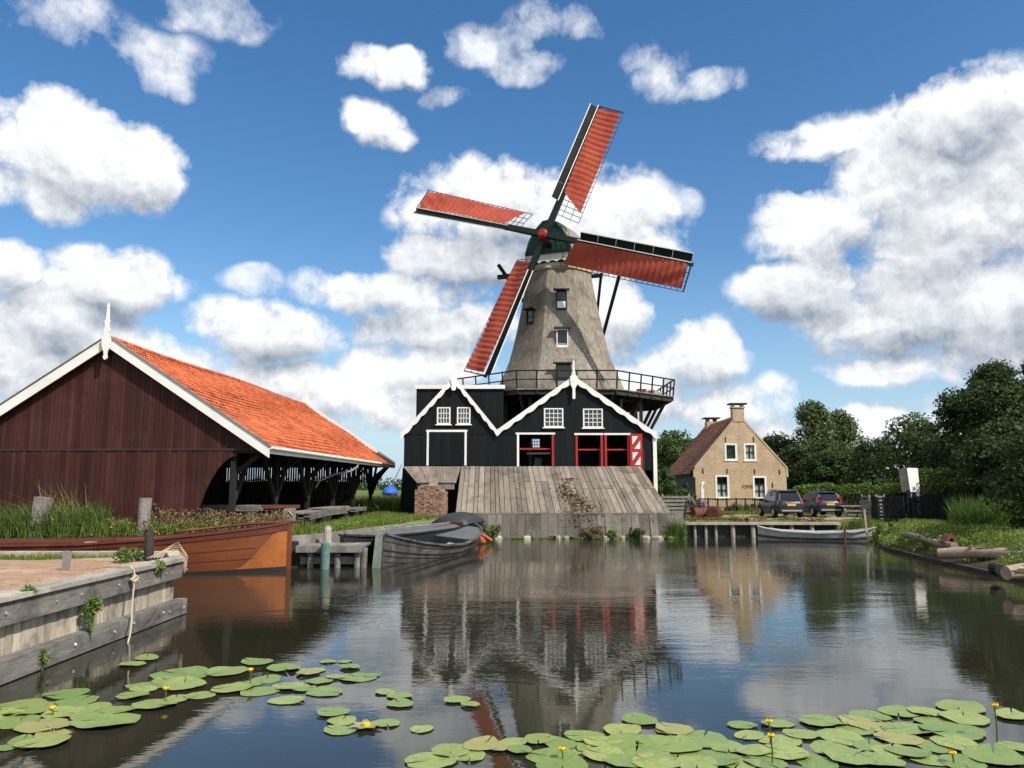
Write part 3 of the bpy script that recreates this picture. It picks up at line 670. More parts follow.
# covered boat
cb = thing('covered_boat', 'black hulled boat under a grey tarpaulin between the open boat and the bank', 'boat', (-5.2, 37, 0))
cA, cB = (-6.65, 31.8), (-1.75, 44.9)
prof = [(0, .1, 1.1, .06, -.25), (.05, .5, 1.02, .35, -.25), (.15, .75, .95, .6, -.25), (.35, .82, .92, .66, -.25), (.6, .9, .95, .7, -.25), (.8, .9, 1.0, .7, -.25), (.93, .6, 1.08, .4, -.25), (1, .12, 1.18, .08, -.2)]
make_boat(cb, cA, cB, prof, M['boat_black'])
rings = []
for t, w_, z, k in ((.1, .62, 1.0, .03), (.25, .8, .97, .1), (.45, .86, .98, .14), (.62, .92, 1.0, .14), (.66, .92, 1.0, .18)):
    rings.append([along(t, s*w_, z+k*(1-s*s)+.02*math.sin(s*9+t*30), cA, cB) for s in np.linspace(-1.04, 1.04, 13)])
MB().loft(rings, close=False, caps=False).build('tarpaulin', M['tarp'], cb, True)
rings = []
for t, w_, z, k in ((.70, 1.0, 1.0, .38), (.74, 1.0, 1.0, .62), (.82, .95, 1.02, .64), (.9, .75, 1.06, .5), (.96, .4, 1.1, .25)):
    rings.append([along(t, s*w_, z+k*math.sqrt(max(0, 1-(s/1.02)**2)), cA, cB) for s in np.linspace(-1, 1, 13)])
MB().loft(rings, close=False, caps=True).build('hood', M['tarp_dark'], cb, True)
MB().bar(along(.695, -.85, 1.12, cA, cB), along(.695, .85, 1.12, cA, cB), .06, .16).build('hood_opening_trim', M['boat_rail'], cb)
for s in (-.5, .55): MB().tube([along(.3, s, 1.2, cA, cB), along(.5, s+.1, 1.23, cA, cB), along(.64, s-.05, 1.22, cA, cB)], .03, 6).build('oar', M['grey_wood'], cb)
# pale rowing boat at the far quay
wb_ = thing('rowing_boat', 'pale grey rowing boat lying along the far quay below the cars', 'boat', (16, 46, 0))
prof = [(0, .1, .70, .06, -.15), (.06, .4, .60, .22, -.15), (.2, .75, .48, .5, -.15), (.5, .92, .42, .65, -.15), (.8, .8, .5, .52, -.15), (.95, .5, .68, .25, -.12), (1, .3, .78, .15, -.05)]
wA, wB = (14.1, 46.6), (20.0, 44.6)
st = make_boat(wb_, wA, wB, prof, M['boat_white'], gun=M['boat_white'])
for t in (.35, .6, .85): MB().bar(along(t, -.7 if t < .8 else -.6, .32, wA, wB), along(t, .7 if t < .8 else .6, .32, wA, wB), .25, .04).build('thwart', M['boat_white'], wb_)
skin_patch(st, 0, 6, .3, .52, .012).build('rubbing_strake', M['boat_grey'], wb_, True)
o = MB().bar((0, 0, -.5), (-.14, 0, 1.75), .1, .08).build('mooring_pole', M['log']); o.location = (19.1, 43.6, 0); tag(o, 'thin pale leaning pole at the stern of the pale rowing boat', 'pole')
o = MB().tube([(0, 0, -.5), (.03, 0, .75)], .06, 8).build('mooring_stake', M['iron_rust']); o.location = (17.6, 43.0, 0); tag(o, 'short rusty stake in front of the pale rowing boat', 'stake')

# landing stage between barge and grey boat
ls = thing('landing_stage', 'low grey timber landing stage between the orange bow and the grey boat', 'jetty', (-6.6, 31, 0))
mb = MB()
for k in range(8): mb.bb((-8.0+k*.31, 30.2+.12*max(0, k-5), .74), (-7.7+k*.31, 31.9, .80+random.uniform(0, .01)))
mb.build('deck', M['grey_wood'], ls)
MB().bb((-8.0, 30.12, .56), (-5.55, 30.2, .78)).build('edge_beam', M['grey_wood'], ls)
MB().bb((-7.9, 30.4, .12), (-5.6, 30.48, .38)).build('waling', M['grey_wood'], ls)
for x in (-7.5, -6.5, -5.75, -5.5): MB().tube([(x, 30.36, -.8), (x, 30.36, .72)], .12, 8).build('pile', M['grey_wood'], ls)
o = MB().tube([(0, 0, -.8), (0, 0, .5), (0, 0, .92), (0, 0, .96)], [.17, .17, .165, .09], 12).build('mooring_pile', M['teal']); o.location = (-6.85, 29.9, 0); tag(o, 'stout teal painted mooring pile in front of the landing stage', 'pile')
o = MB().bar((0, 0, -.8), (.08, 0, 1.28), .3, .2, w2=.24).build('mooring_pile', M['mossy_post']); o.location = (-5.05, 30.2, 0); o.rotation_euler = (0, R(2), 0); tag(o, 'pale green weathered mooring pile at the bow of the grey boat', 'pile')
o = MB().tube([(0, 0, -.2), (0, 0, .5), (0, 0, .62)], [.15, .15, .11], 10).build('bollard', M['quay_top']); o.location = (-7.1, 31.3, .85); tag(o, 'pale wooden bollard on the landing stage above the teal pile', 'bollard')
# timber edging of the left bank
eb = thing('bank_edging', 'low grey board edging holding the grassy bank behind the moored boats', 'edging', (-6, 38, 0))
mb = MB()
for (a, b) in (((-8.3, 30.55), (-7.5, 31.95)), ((-7.6, 32.0), (-6.2, 37.2)), ((-6.2, 37.2), (-4.5, 42.8)), ((-4.5, 42.8), (-3.9, 46.8))): mb.bar((*a, .42), (*b, .42), .1, 1.45)
mb.build('boards', M['grey_wood'], eb)
mb = MB()
mb.bar((-45, 30.5, .35), (-8, 30.5, .35), .1, 1.2); mb.build('boards', M['dark_wood'], eb)

# ------------------------------------------------------------------ sawmill shed
YF = 52.0
mill = thing('sawmill', 'black timber sawmill with two white trimmed gables above the ramp', 'sawmill', (1.1, YF, .9))
XL, XV, XR = at(405, 432, YF).x, at(497, 432, YF).x, at(651.5, 433, YF).x
ZV = at(497, 433, YF).z; AL = at(454, 380, YF); AR = at(573.5, 379, YF); ZF = at(405, 466, YF).z
def topz(x):
    if x <= XV: return ZV+(AL.z-ZV)*((x-XL)/(AL.x-XL) if x < AL.x else (XV-x)/(XV-AL.x))
    return ZV+(AR.z-ZV)*((x-XV)/(AR.x-XV) if x < AR.x else (XR-x)/(XR-AR.x))
def rect(x0, y0, x1, y1, Y=YF):
    a = at(x0, y0, Y); b = at(x1, y1, Y); return (a.x, b.z, b.x, a.z)     # x0,z0,x1,z1
holes = {'wl1': rect(437.5, 407.5, 450, 424), 'wl2': rect(457.5, 407.5, 470, 424), 'wr1': rect(544.3, 408.5, 563, 427), 'wr2': rect(583.3, 409, 602.5, 427.5),
         'd1': rect(518, 434.5, 553, 466), 'd2': rect(576.5, 435, 602, 467), 'd3': rect(605.5, 435, 629, 467)}
def wall_cells(mb, holes, x0, x1, zb, top, y0, th, wd=.24, brk=()):
    """boarded wall with true openings: vertical strips cut at every opening edge"""
    cuts = sorted(set([x0, x1]+[h[0] for h in holes]+[h[2] for h in holes]+list(brk)))
    cuts = [c for c in cuts if x0 <= c <= x1]; xs_ = []
    for a, b in zip(cuts[:-1], cuts[1:]):
        k = max(1, round((b-a)/wd)); xs_ += [(a+(b-a)*i/k, a+(b-a)*(i+1)/k) for i in range(k)]
    for a, b in xs_:
        m_ = (a+b)/2; segs = [(zb, None)]
        for h in sorted([h for h in holes if h[0]-1e-6 <= m_ <= h[2]+1e-6], key=lambda h: h[1]):
            lo, hi = segs.pop()
            if h[1] > lo+.01: segs.append((lo, h[1]))
            segs.append((h[3], None))
        j = random.uniform(-.006, .006)
        for lo, hi in segs:
            ta, tb = (top(a), top(b)) if hi is None else (hi, hi)
            if min(ta, tb) < lo+.005 and max(ta, tb) < lo+.02: continue
            ta, tb = max(ta, lo+.002), max(tb, lo+.002)
            mb.add([(a, y0+j, lo), (b, y0+j, lo), (b, y0+j, tb), (a, y0+j, ta), (a, y0+th, lo), (b, y0+th, lo), (b, y0+th, tb), (a, y0+th, ta)],
                   [(0, 1, 2, 3), (5, 4, 7, 6), (0, 4, 5, 1), (3, 2, 6, 7), (0, 3, 7, 4), (1, 5, 6, 2)])
    return mb
wall_cells(MB(), list(holes.values()), XL, XR, ZF-.25, topz, YF, .1, .23, (AL.x, XV, AR.x)).build('front_wall', M['black_board'], mill)
MB().bb((XL, YF-.025, at(405, 434, YF).z-.02), (at(517, 434, YF).x, YF-.0, at(405, 434, YF).z+.03)).build('drip_ledge', M['black_board'], mill)
# side walls, interior
DB = 60.0
MB().bb((XL-.06, YF+.1, .9), (XL+.04, DB, ZV+.05)).build('side_wall', M['black_board'], mill)
MB().bb((XR-.04, YF+.1, .9), (XR+.06, DB, ZV+.05)).build('side_wall', M['black_board'], mill)
wall_cells(MB(), [], XL, XR, .9, lambda x: topz(x), DB, .1, .4, (AL.x, XV, AR.x)).build('rear_wall', M['black_board'], mill)
MB().bb((XL, YF+.12, ZF-.3), (XR, DB, ZF-.1)).build('floor', M['dark_wood'], mill)
MB().bb((XV-.05, YF+.12, ZF-.1), (XV+.05, DB, ZV)).build('partition', M['dark_wood'], mill)
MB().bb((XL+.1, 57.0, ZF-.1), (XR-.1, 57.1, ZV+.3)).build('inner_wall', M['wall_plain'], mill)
for (A_, x0, x1) in ((AL, XL-.25, XV), (AR, XV, XR+.3)):
    sl = (A_.z-ZV)/(A_.x-(XL if A_ is AL else XV)); sr = (A_.z-ZV)/((XV if A_ is AL else XR)-A_.x)
    mb = MB()
    for xe, s_ in ((x0, sl), (x1, sr)):
        mb.prism([(A_.x, YF-.12, A_.z+.06), (xe, YF-.12, A_.z+.06-abs(xe-A_.x)*s_), (xe, YF-.12, A_.z+.16-abs(xe-A_.x)*s_), (A_.x, YF-.12, A_.z+.16)], (0, DB-YF+.2, 0))
    mb.build('roof', M['shed_roof'], mill)
    for xe, s_ in ((x0, sl), (x1, sr)):       # scalloped bargeboards
        n = 46; up = []; lo = []; sg = 1 if xe > A_.x else -1
        for i in range(n+1):
            x = A_.x+(xe-A_.x)*i/n; z = A_.z+.2-abs(x-A_.x)*s_; up.append((x, YF-.2, z))
            lo.append((x, YF-.2, z-.30-.13*abs(math.sin(math.pi*i/n*6.5))))
        mb = MB()
        for i in range(n): mb.add([up[i], up[i+1], lo[i+1], lo[i]]+[(p[0], YF-.14, p[2]) for p in (up[i], up[i+1], lo[i+1], lo[i])], [(0, 1, 2, 3), (7, 6, 5, 4), (0, 4, 5, 1), (3, 2, 6, 7)])
        mb.build('bargeboard', M['white'], mill)
finial(AL.x, YF-.27, AL.z+.05, [(.03, -.78), (.13, -.72), (.17, -.55), (.12, -.4), (.22, -.1), (.22, .1), (.1, .18), (.07, .3), (.1, .36), (.03, .45)], .06).build('finial', M['white'], mill)
finial(AR.x, YF-.27, AR.z+.05, [(.02, -1.4), (.09, -1.35), (.09, -.7), (.2, -.5), (.24, -.1), (.24, .1), (.1, .2), (.07, .4), (.06, 1.1), (.02, 1.15)], .06).build('finial', M['white'], mill)
def sash(par, r, Y, nx_, nz_, fw=.09, bw=.04, barmat=None, framemat='white', glass='glass_old', proud=.05, name='window'):
    x0, z0, x1, z1 = r; mb = MB()
    mb.bb((x0-fw*.3, Y-proud, z0-fw*.2), (x0+fw*.7, Y+.03, z1+fw*.2)); mb.bb((x1-fw*.7, Y-proud, z0-fw*.2), (x1+fw*.3, Y+.03, z1+fw*.2))
    mb.bb((x0+fw*.7, Y-proud, z1-fw*.7), (x1-fw*.7, Y+.03, z1+fw*.2)); mb.bb((x0+fw*.7, Y-proud, z0-fw*.2), (x1-fw*.7, Y+.03, z0+fw*.7))
    ia, ib, ja, jb = x0+fw*.7, x1-fw*.7, z0+fw*.7, z1-fw*.7
    m1 = mb; mb = MB() if barmat else mb
    for i in range(1, nx_): x = ia+(ib-ia)*i/nx_; mb.bb((x-bw/2, Y-.02, ja), (x+bw/2, Y+.02, jb))
    for j in range(1, nz_): z = ja+(jb-ja)*j/nz_; mb.bb((ia, Y-.024, z-bw/2), (ib, Y+.016, z+bw/2))
    o = m1.build(name, M[framemat], par)
    if barmat and mb.v: mb.build('glazing_bars', M[barmat], o)
    MB().bb((ia, Y+.022, ja), (ib, Y+.03, jb)).build('pane', M[glass], o)
    MB().bb((x0-.12, Y-.12, z0-.09), (x1+.12, Y-.0, z0-.025)).build('sill', M[framemat], o)
    return o
for k, n_ in (('wl1', 4), ('wl2', 4), ('wr1', 4), ('wr2', 4)): sash(mill, holes[k], YF, n_, 3 if k[1] == 'l' else 4, glass='glass_old')
mb = MB(); h = rect(427, 432, 466.5, 465.5)
mb.bb((h[0], YF-.06, h[1]), (h[0]+.13, YF-.01, h[3])); mb.bb((h[2]-.13, YF-.06, h[1]), (h[2], YF-.01, h[3])); mb.bb((h[0]-.04, YF-.065, h[3]), (h[2]+.04, YF-.01, h[3]+.14))
df = mb.build('door_surround', M['white'], mill)
mb = MB()
for k in range(12): mb.bb((h[0]+.14+k*(h[2]-h[0]-.28)/12, YF-.035-random.uniform(0, .008), h[1]), (h[0]+.13+(k+1)*(h[2]-h[0]-.28)/12, YF-.008, h[3]-.005))
mb.build('boarded_door', M['black_board'], mill)
for k, white_left in (('d1', True), ('d2', False), ('d3', False)):
    x0, z0, x1, z1 = holes[k]
    MB().bb((x0-.15, YF-.07, z1), (x1+.15, YF+.0, z1+.12)).build('lintel', M['white'], mill)
    for s, xx in ((0, x0), (1, x1)):
        MB().bb((xx-.07, YF-.065, z0-.1), (xx+.07, YF+.12, z1-.002)).build('door_post', M['white'] if (white_left and s == 0) else M['red'], mill)
    MB().bb((x0+.1, YF+.15, z0+(z1-z0)*.52), (x1-.1, YF+.25, z0+(z1-z0)*.52+.10)).build('rail', M['red'], mill)
h = rect(629.5, 434, 642.5, 467.5); dr = MB().bb((h[0], YF-.16, h[1]), (h[2], YF-.12, h[3])).build('door', M['red'], mill)
W_, H_ = h[2]-h[0], h[3]-h[1]
for q in (0, 1):
    za = h[1]+.16+q*(H_-.1)/2; zb_ = za+(H_-.1)/2-.22; xa, xb = h[0]+.15, h[2]-.15
    MB().prism([(xa, YF-.18, za+.28), (xa, YF-.18, zb_), (xb-.12, YF-.18, zb_)], (0, .015, 0)).build('door_panel', M['white'], dr)
    MB().prism([(xa+.12, YF-.18, za), (xb, YF-.18, za), (xb, YF-.18, zb_-.28)], (0, .015, 0)).build('door_panel', M['white'], dr)
bwin = sash(mill, rect(529.5, 438.5, 540, 448, 56.9), 56.9, 4, 3, .06, .05, glass='glow_pane', name='inner_window')
MB().bb((1.0, 54.5, ZF+.85), (2.6, 54.8, ZF+.98)).build('carriage_plank', M['white'], mill)
MB().bar((1.7, 54.6, ZF-.1), (1.8, 54.7, ZF+.6), .5, .12).build('saw_frame', M['grey_wood'], mill)
MB().bb((XR+.065, YF-.1, .9), (XR+.3, YF+.12, ZV+.12)).build('corner_board', M['white'], mill)
MB().tube([(XL-.2, YF-.2, ZV+.02), (XL-.28, YF+6, ZV)], .08, 8).build('gutter', M['white'], mill)
MB().bar((XR-.55, YF-.1, 2.6), (XR-.55, YF-.1, 5.4), .1).build('door_stop', M['dark_wood'], mill)

# flat-roofed annex behind the left gable
an = thing('annex', 'black boarded flat roofed annex behind the left gable with white parapet trim', 'annex', (-3.6, 57, .9))
a, b = at(416.5, 389, 54.2), at(503.5, 389, 54.2)
wall_cells(MB(), [], a.x, b.x, 4.0, lambda x: a.z, 54.2, .1, .25).build('front_wall', M['black_board'], an)
MB().bb((a.x, 54.3, 4.0), (a.x+.1, 61.5, a.z)).build('side_wall', M['black_board'], an); MB().bb((b.x-.1, 54.3, 4.0), (b.x, 59.5, a.z)).build('side_wall', M['black_board'], an)
MB().bb((a.x-.1, 54.05, a.z), (b.x+.1, 54.3, a.z+.27)).build('parapet_trim', M['white'], an)
MB().bb((a.x, 54.3, a.z-.1), (b.x, 61.5, a.z+.05)).build('roof', M['shed_roof'], an)

# ------------------------------------------------------------------ ramp
rp_ = thing('timber_ramp', 'wide grey plank ramp sloping from the sawmill doors to the water', 'ramp', (3, 49, 0))
ZT = ZF-.03; YB, ZB = 47.35, 1.45
tl, tr_, blx, brx = at(461, 466, YF-.25).x, at(641, 466, YF-.25).x, at(455.5, 513, YB).x, at(671, 513, YB).x
mb = MB(); n = 36; cuts = np.cumsum(np.r_[0, np.random.default_rng(2).uniform(.7, 1.3, n)]); cuts /= cuts[-1]
for k in range(n):
    u0, u1 = cuts[k]+.0003, cuts[k+1]-.0003; j = random.uniform(-.012, .012)
    xt0, xt1 = tl+(tr_-tl)*u0, tl+(tr_-tl)*u1; xb0, xb1 = blx+(brx-blx)*u0, blx+(brx-blx)*u1
    g_ = .012
    cut = random.choice((0, 0, .35, .5, .62)) 
    parts = [(0, 1)] if not cut else [(0, cut-.004), (cut+.004, 1)]
    for s0, s1 in parts:
        P = lambda xt, xb, s, dz: (xt+(xb-xt)*s, YF-.25+(YB-YF+.25)*s, ZT+(ZB-ZT)*s+dz)
        jj = j+random.uniform(-.008, .008)
        vs = [P(xt0+g_, xb0+g_, s0, jj), P(xt1-g_, xb1-g_, s0, jj), P(xt1-g_, xb1-g_, s1, jj), P(xt0+g_, xb0+g_, s1, jj)]
        vs += [(v[0], v[1]+.03, v[2]-.07) for v in vs]
        mb.add(vs, [(0, 1, 2, 3), (4, 7, 6, 5), (0, 4, 5, 1), (1, 5, 6, 2), (2, 6, 7, 3), (3, 7, 4, 0)])
mb.build('planks', M['ramp'], rp_)
mb = MB(); k = 0; x = blx-.15
while x < brx+.25:
    wd = random.uniform(.35, .6); lean = .55*(x-3)/7; y0 = YB+random.uniform(-.02, .02)
    zb0 = .1+random.uniform(-.15, .12)
    mb.add([(x, y0, ZB-.02), (x+wd-.02, y0, ZB-.02), (x+wd-.02+.05*lean, y0-.55, zb0), (x+.05*lean, y0-.55, zb0), (x, y0+.08, ZB-.05), (x+wd-.02, y0+.08, ZB-.05), (x+wd-.02, y0-.45, zb0), (x, y0-.45, zb0)],
           [(0, 1, 2, 3), (4, 7, 6, 5), (0, 4, 5, 1), (1, 5, 6, 2), (2, 6, 7, 3), (3, 7, 4, 0)]); x += wd
mb.build('foot_boards', M['ramp_damp'], rp_)
MB().bb((blx-.1, YB-.04, ZB-.09), (brx+.2, YB+.05, ZB-.0)).build('step_edge', M['ramp'], rp_)
MB().prism([(blx-.0, YB+.1, ZB-.15), (tl, YF-.2, ZT-.12), (tl, YF-.2, .5), (blx, YB+.1, .3)], (.08, 0, 0)).build('side_cheek', M['black_board'], rp_)
MB().prism([(brx+.02, YB+.1, ZB-.12), (tr_, YF-.2, ZT-.1), (tr_, YF-.2, .5), (brx, YB+.1, .3)], (-.08, 0, 0)).build('side_cheek', M['ramp'], rp_)
# lean-to cover left of the ramp
lt = thing('lean_to', 'grey plank lean-to roof over a dark opening left of the ramp', 'lean-to', (-5, 51, .9))
zE = at(430, 482.5, 50.1).z
x0t, x1t, x0b, x1b = XL-.05, tl-.02, at(417, 482, 50.1).x, at(456, 482, 50.1).x
mb = MB(); n = 16
for k in range(n):
    u0, u1 = k/n+.002, (k+1)/n-.002; j = random.uniform(-.01, .01)
    vs = [(x0t+(x1t-x0t)*u0, YF-.2, ZT+j), (x0t+(x1t-x0t)*u1, YF-.2, ZT+j), (x0b+(x1b-x0b)*u1, 50.1, zE+j), (x0b+(x1b-x0b)*u0, 50.1, zE+j)]; vs += [(v[0], v[1]+.03, v[2]-.07) for v in vs]
    mb.add(vs, [(0, 1, 2, 3), (4, 7, 6, 5), (0, 4, 5, 1), (1, 5, 6, 2), (2, 6, 7, 3), (3, 7, 4, 0)])
mb.build('roof', M['ramp'], lt)
MB().bb((x0b+.2, 50.12, zE-.42), (x1b-.1, 50.24, zE-.12)).build('front_beam', M['grey_wood'], lt)
MB().prism([(XL-.1, YF-.1, ZT-.1), (x0b-.02, 50.12, zE-.1), (x0b+.02, 50.15, .9), (XL-.25, YF-.1, .9)], (.1, .02, 0)).build('side_wall', M['black_board'], lt)
for x in (x0b+.25, (x0b+x1b)/2+.1): MB().bar((x, 50.2, .9), (x, 50.2, zE-.4), .22).build('post', M['grey_wood'], lt)
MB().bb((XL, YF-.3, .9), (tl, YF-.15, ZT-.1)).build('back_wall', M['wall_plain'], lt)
# brick pile
bp = thing('brick_stack', 'square pile of old red bricks on the grass before the lean-to', 'bricks', (-4.85, 48.6, 1.1), R(-6), world=False)
mb = MB(); nz_ = 18
for z in range(nz_):
    wmax = 1.0 if z < 15 else 1.0-.09*(z-14)
    for face in range(3):
        k = 9
        for i in range(k):
            u = (i+.5)/k*2-1
            if abs(u) > wmax: continue
            j = random.uniform(-.03, .03)
            if face == 0: mb.box((u*1.0, -.95+j, z*.088+.044), (.205, .22, .08))
            elif face == 1 and wmax > .95: mb.box((-.92+j, u*1.0, z*.088+.044), (.22, .205, .08))
            elif face == 2 and wmax > .95: mb.box((.92+j, u*1.0, z*.088+.044), (.22, .205, .08))
    
mb.box((0, 0, nz_*.04), (1.7, 1.7, nz_*.078)); o = mb.build('bricks', M['brickpile']); o.parent = bp; o.scale = (.82, .82, 1.2)
tm = MB().bb((-.24, -.5, 0), (.24, .1, .5)).build('timber_block', M['log']); tm.location = (-4.75, 48.9, 1.1+nz_*.088*1.2-.06); tag(tm, 'pale timber block resting on the brick pile', 'timber block')

# ------------------------------------------------------------------ windmill
CX, CY = 3.72, 62.0
ZS = 9.56
wm = thing('windmill', 'tall thatched windmill with red sails and green cap above the black sheds', 'windmill', (CX, CY, .9))
def octpt(rad, ang): return Vector((CX+rad*math.sin(ang), CY-rad*math.cos(ang)))
def octring(rad, z, sub=5, rnd=.34):
    pts = []
    for k in range(8):
        a0, a1 = R(22.5+45*k), R(67.5+45*k); p, q = octpt(rad, a0), octpt(rad, a1)
        for i in range(sub):
            v = p.lerp(q, i/sub); d = v-Vector((CX, CY)); c = d.normalized()*rad*.965; d = d.lerp(c, rnd); pts.append((CX+d.x, CY+d.y, z))
    return pts
bprof = [(9.5, 5.3), (10.3, 5.2), (10.9, 4.98), (11.6, 4.62), (12.6, 4.2), (13.8, 3.86), (15.2, 3.52), (16.8, 3.18), (18.2, 2.9), (19.2, 2.72), (19.75, 2.64)]
rings = []
for i in range(len(bprof)-1):
    for t in range(4):
        f = t/4; z = bprof[i][0]*(1-f)+bprof[i+1][0]*f; r = bprof[i][1]*(1-f)+bprof[i+1][1]*f; rings.append(octring(r, z))
rings.append(octring(bprof[-1][1], bprof[-1][0]))
body = MB().loft(rings).build('smock_body', M['thatch'], wm, True)
mod = body.modifiers.new('s', 'EDGE_SPLIT'); mod.split_angle = R(28)
MB().loft([octring(2.74, 19.45, 5, .3), octring(2.78, 19.6, 5, .3), octring(2.74, 19.72, 5, .3)]).build('thatch_collar', M['thatch_edge'], wm, True)
MB().loft([octring(2.5, 19.7, 5, .9), octring(2.62, 19.74, 5, .9), octring(2.62, 20.25, 5, .9)]).build('cap_ring', M['white'], wm, True)
def face_window(ang, z0, z1, wd, tilt, nx_=2, nz_=2, hood=True, off=0., mat='white', lower=None):
    zc = (z0+z1)/2
    for i in range(len(bprof)-1):
        if bprof[i][0] <= zc <= bprof[i+1][0]: f = (zc-bprof[i][0])/(bprof[i+1][0]-bprof[i][0]); r = bprof[i][1]*(1-f)+bprof[i+1][1]*f
    ap = r*math.cos(R(22.5))+.06+off; c = octpt(ap, ang); Mx = Matrix.Translation((c.x, c.y, zc)) @ Matrix.Rotation(ang, 4, 'Z')
    h, w_ = z1-z0, wd
    fr = MB()
    for s in (-1, 1): fr.box((s*(w_/2-.035), 0, 0), (.07, .22, h), Mx)
    fr.box((0, 0, h/2-.045), (w_-.17, .22, .09), Mx); fr.box((0, 0, -h/2+.08), (w_-.17, .24, .16), Mx)
    for k in range(1, nz_): fr.box((0, -.05, -h/2+h*k/nz_), (w_-.1, .05, .05), Mx)
    for k in range(1, nx_): fr.box((-w_/2+w_*k/nx_, -.047, 0), (.05, .05, h-.1), Mx)
    o = fr.build('window', M[mat], wm); MB().box((0, -.005, 0), (w_-.1, .06, h-.1), Mx).build('pane', M['glass_mill'], o)
    if lower: MB().box((0, -.05, -h*.5+h*lower/2+.06), (w_-.14, .04, h*lower), Mx).build('lower_panel', M['white'], o)
    if hood: MB().box((0, -.12, h/2+.07), (w_+.4, .42, .10), Mx).build('hood', M['dark_wood'], o)
    return o
face_window(R(0), 16.1, 17.6, .80, 0, 1, 2, True, .05, 'green_black', .42)
face_window(R(0), 13.15, 14.55, .86, 0, 1, 1, True, .05, 'white')
face_window(R(-45), 15.2, 16.3, .7, 0, 1, 2, True, .05, 'green_black')
face_window(R(0), 9.75, 11.75, 1.1, 0, 1, 2, True, .05, 'green_black')
# dark base under the stage
MB().loft([octring(5.1, .9, 5, 0), octring(5.0, 9.55, 5, 0)]).build('base_walls', M['black_board'], wm)
RS = 8.9
def sring(rad, z): return [(*octpt(rad, R(22.5+45*k)), z) for k in range(8)]
mb = MB()
ro, ri = sring(RS, ZS), sring(4.6, ZS); ro2, ri2 = sring(RS, ZS-.08), sring(4.6, ZS-.08)
for k in range(8):
    n_ = 26
    for i in range(n_):
        f0, f1 = i/n_+.002, (i+1)/n_-.002
        L = lambda P, f: tuple(Vector(P[k]).lerp(Vector(P[(k+1) % 8]), f))
        mb.add([L(ro, f0), L(ro, f1), L(ri, f1), L(ri, f0), L(ro2, f0), L(ro2, f1), L(ri2, f1), L(ri2, f0)], [(0, 1, 2, 3), (7, 6, 5, 4), (0, 4, 5, 1), (2, 6, 7, 3)])
mb.build('stage_deck', M['grey_wood'], wm)
mb = MB()
for rad, zz, s in ((RS-.25, ZS-.25, .22), (RS-2.6, ZS-.25, .25)):
    q = sring(rad, zz)
    for k in range(8): mb.bar(q[k], q[(k+1) % 8], s, .3)
for k in range(8):
    for i in range(5):
        a_ = Vector(sring(RS-.05, ZS-.22)[k]).lerp(Vector(sring(RS-.05, ZS-.22)[(k+1) % 8]), i/5); b_ = Vector(sring(4.7, ZS-.22)[k]).lerp(Vector(sring(4.7, ZS-.22)[(k+1) % 8]), i/5); mb.bar(a_, b_, .14, .24)
mb.build('stage_beams', M['dark_wood'], wm)
mb = MB()
for k in range(8):
    for zz, w_ in ((ZS+1.22, .09), (ZS+.62, .07)):
        q = sring(RS, zz); mb.bar(q[k], q[(k+1) % 8], .08, w_)
mb.build('stage_rail', M['green_black'], wm)
q0, q1 = sring(RS-.1, ZS), sring(RS+.06, ZS+1.25)
for k in range(8):
    for i in range(5):
        a_ = Vector(q0[k]).lerp(Vector(q0[(k+1) % 8]), i/5); b_ = Vector(q1[k]).lerp(Vector(q1[(k+1) % 8]), i/5); MB().bar(a_-Vector((0, 0, .25)), b_, .1).build('rail_post', M['green_black'], wm)
for k in range(8):
    for i in (0, .5):
        a_ = Vector(sring(RS-.6, ZS-.3)[k]).lerp(Vector(sring(RS-.6, ZS-.3)[(k+1) % 8]), i); b_ = Vector(sring(5.6, 4.5)[k]).lerp(Vector(sring(5.6, 4.5)[(k+1) % 8]), i)
        MB().bar(b_, a_, .2).build('stage_strut', M['dark_wood'], wm)
        c_ = Vector(sring(RS-2.5, ZS-.3)[k]).lerp(Vector(sring(RS-2.5, ZS-.3)[(k+1) % 8]), i)
        MB().bar((c_.x, c_.y, 4.0), c_, .24).build('stage_post', M['grey_wood'], wm)
# pots and boards on the stage
pt = thing('stage_box', 'small orange box standing on the stage behind the right railing', 'box', (9.4, 57.7, ZS), R(20), world=False)
o = MB().bb((-.3, -.2, 0), (.3, .2, .36)).build('crate', M['orange']); o.parent = pt
o = MB().bb((-.33, -.23, .36), (.33, .23, .41)).build('lid', M['iron_rust']); o.parent = pt
wbx = thing('board_stack', 'pale boards lying on the stage at the right end of the railing', 'boards', (10.7, 59.5, ZS), R(60), world=False)
mb = MB()
for k in range(4): mb.box((random.uniform(-.1, .1), 0, .08+.12*k), (1.5, .5, .1))
o = mb.build('boards', M['quay_top']); o.parent = wbx

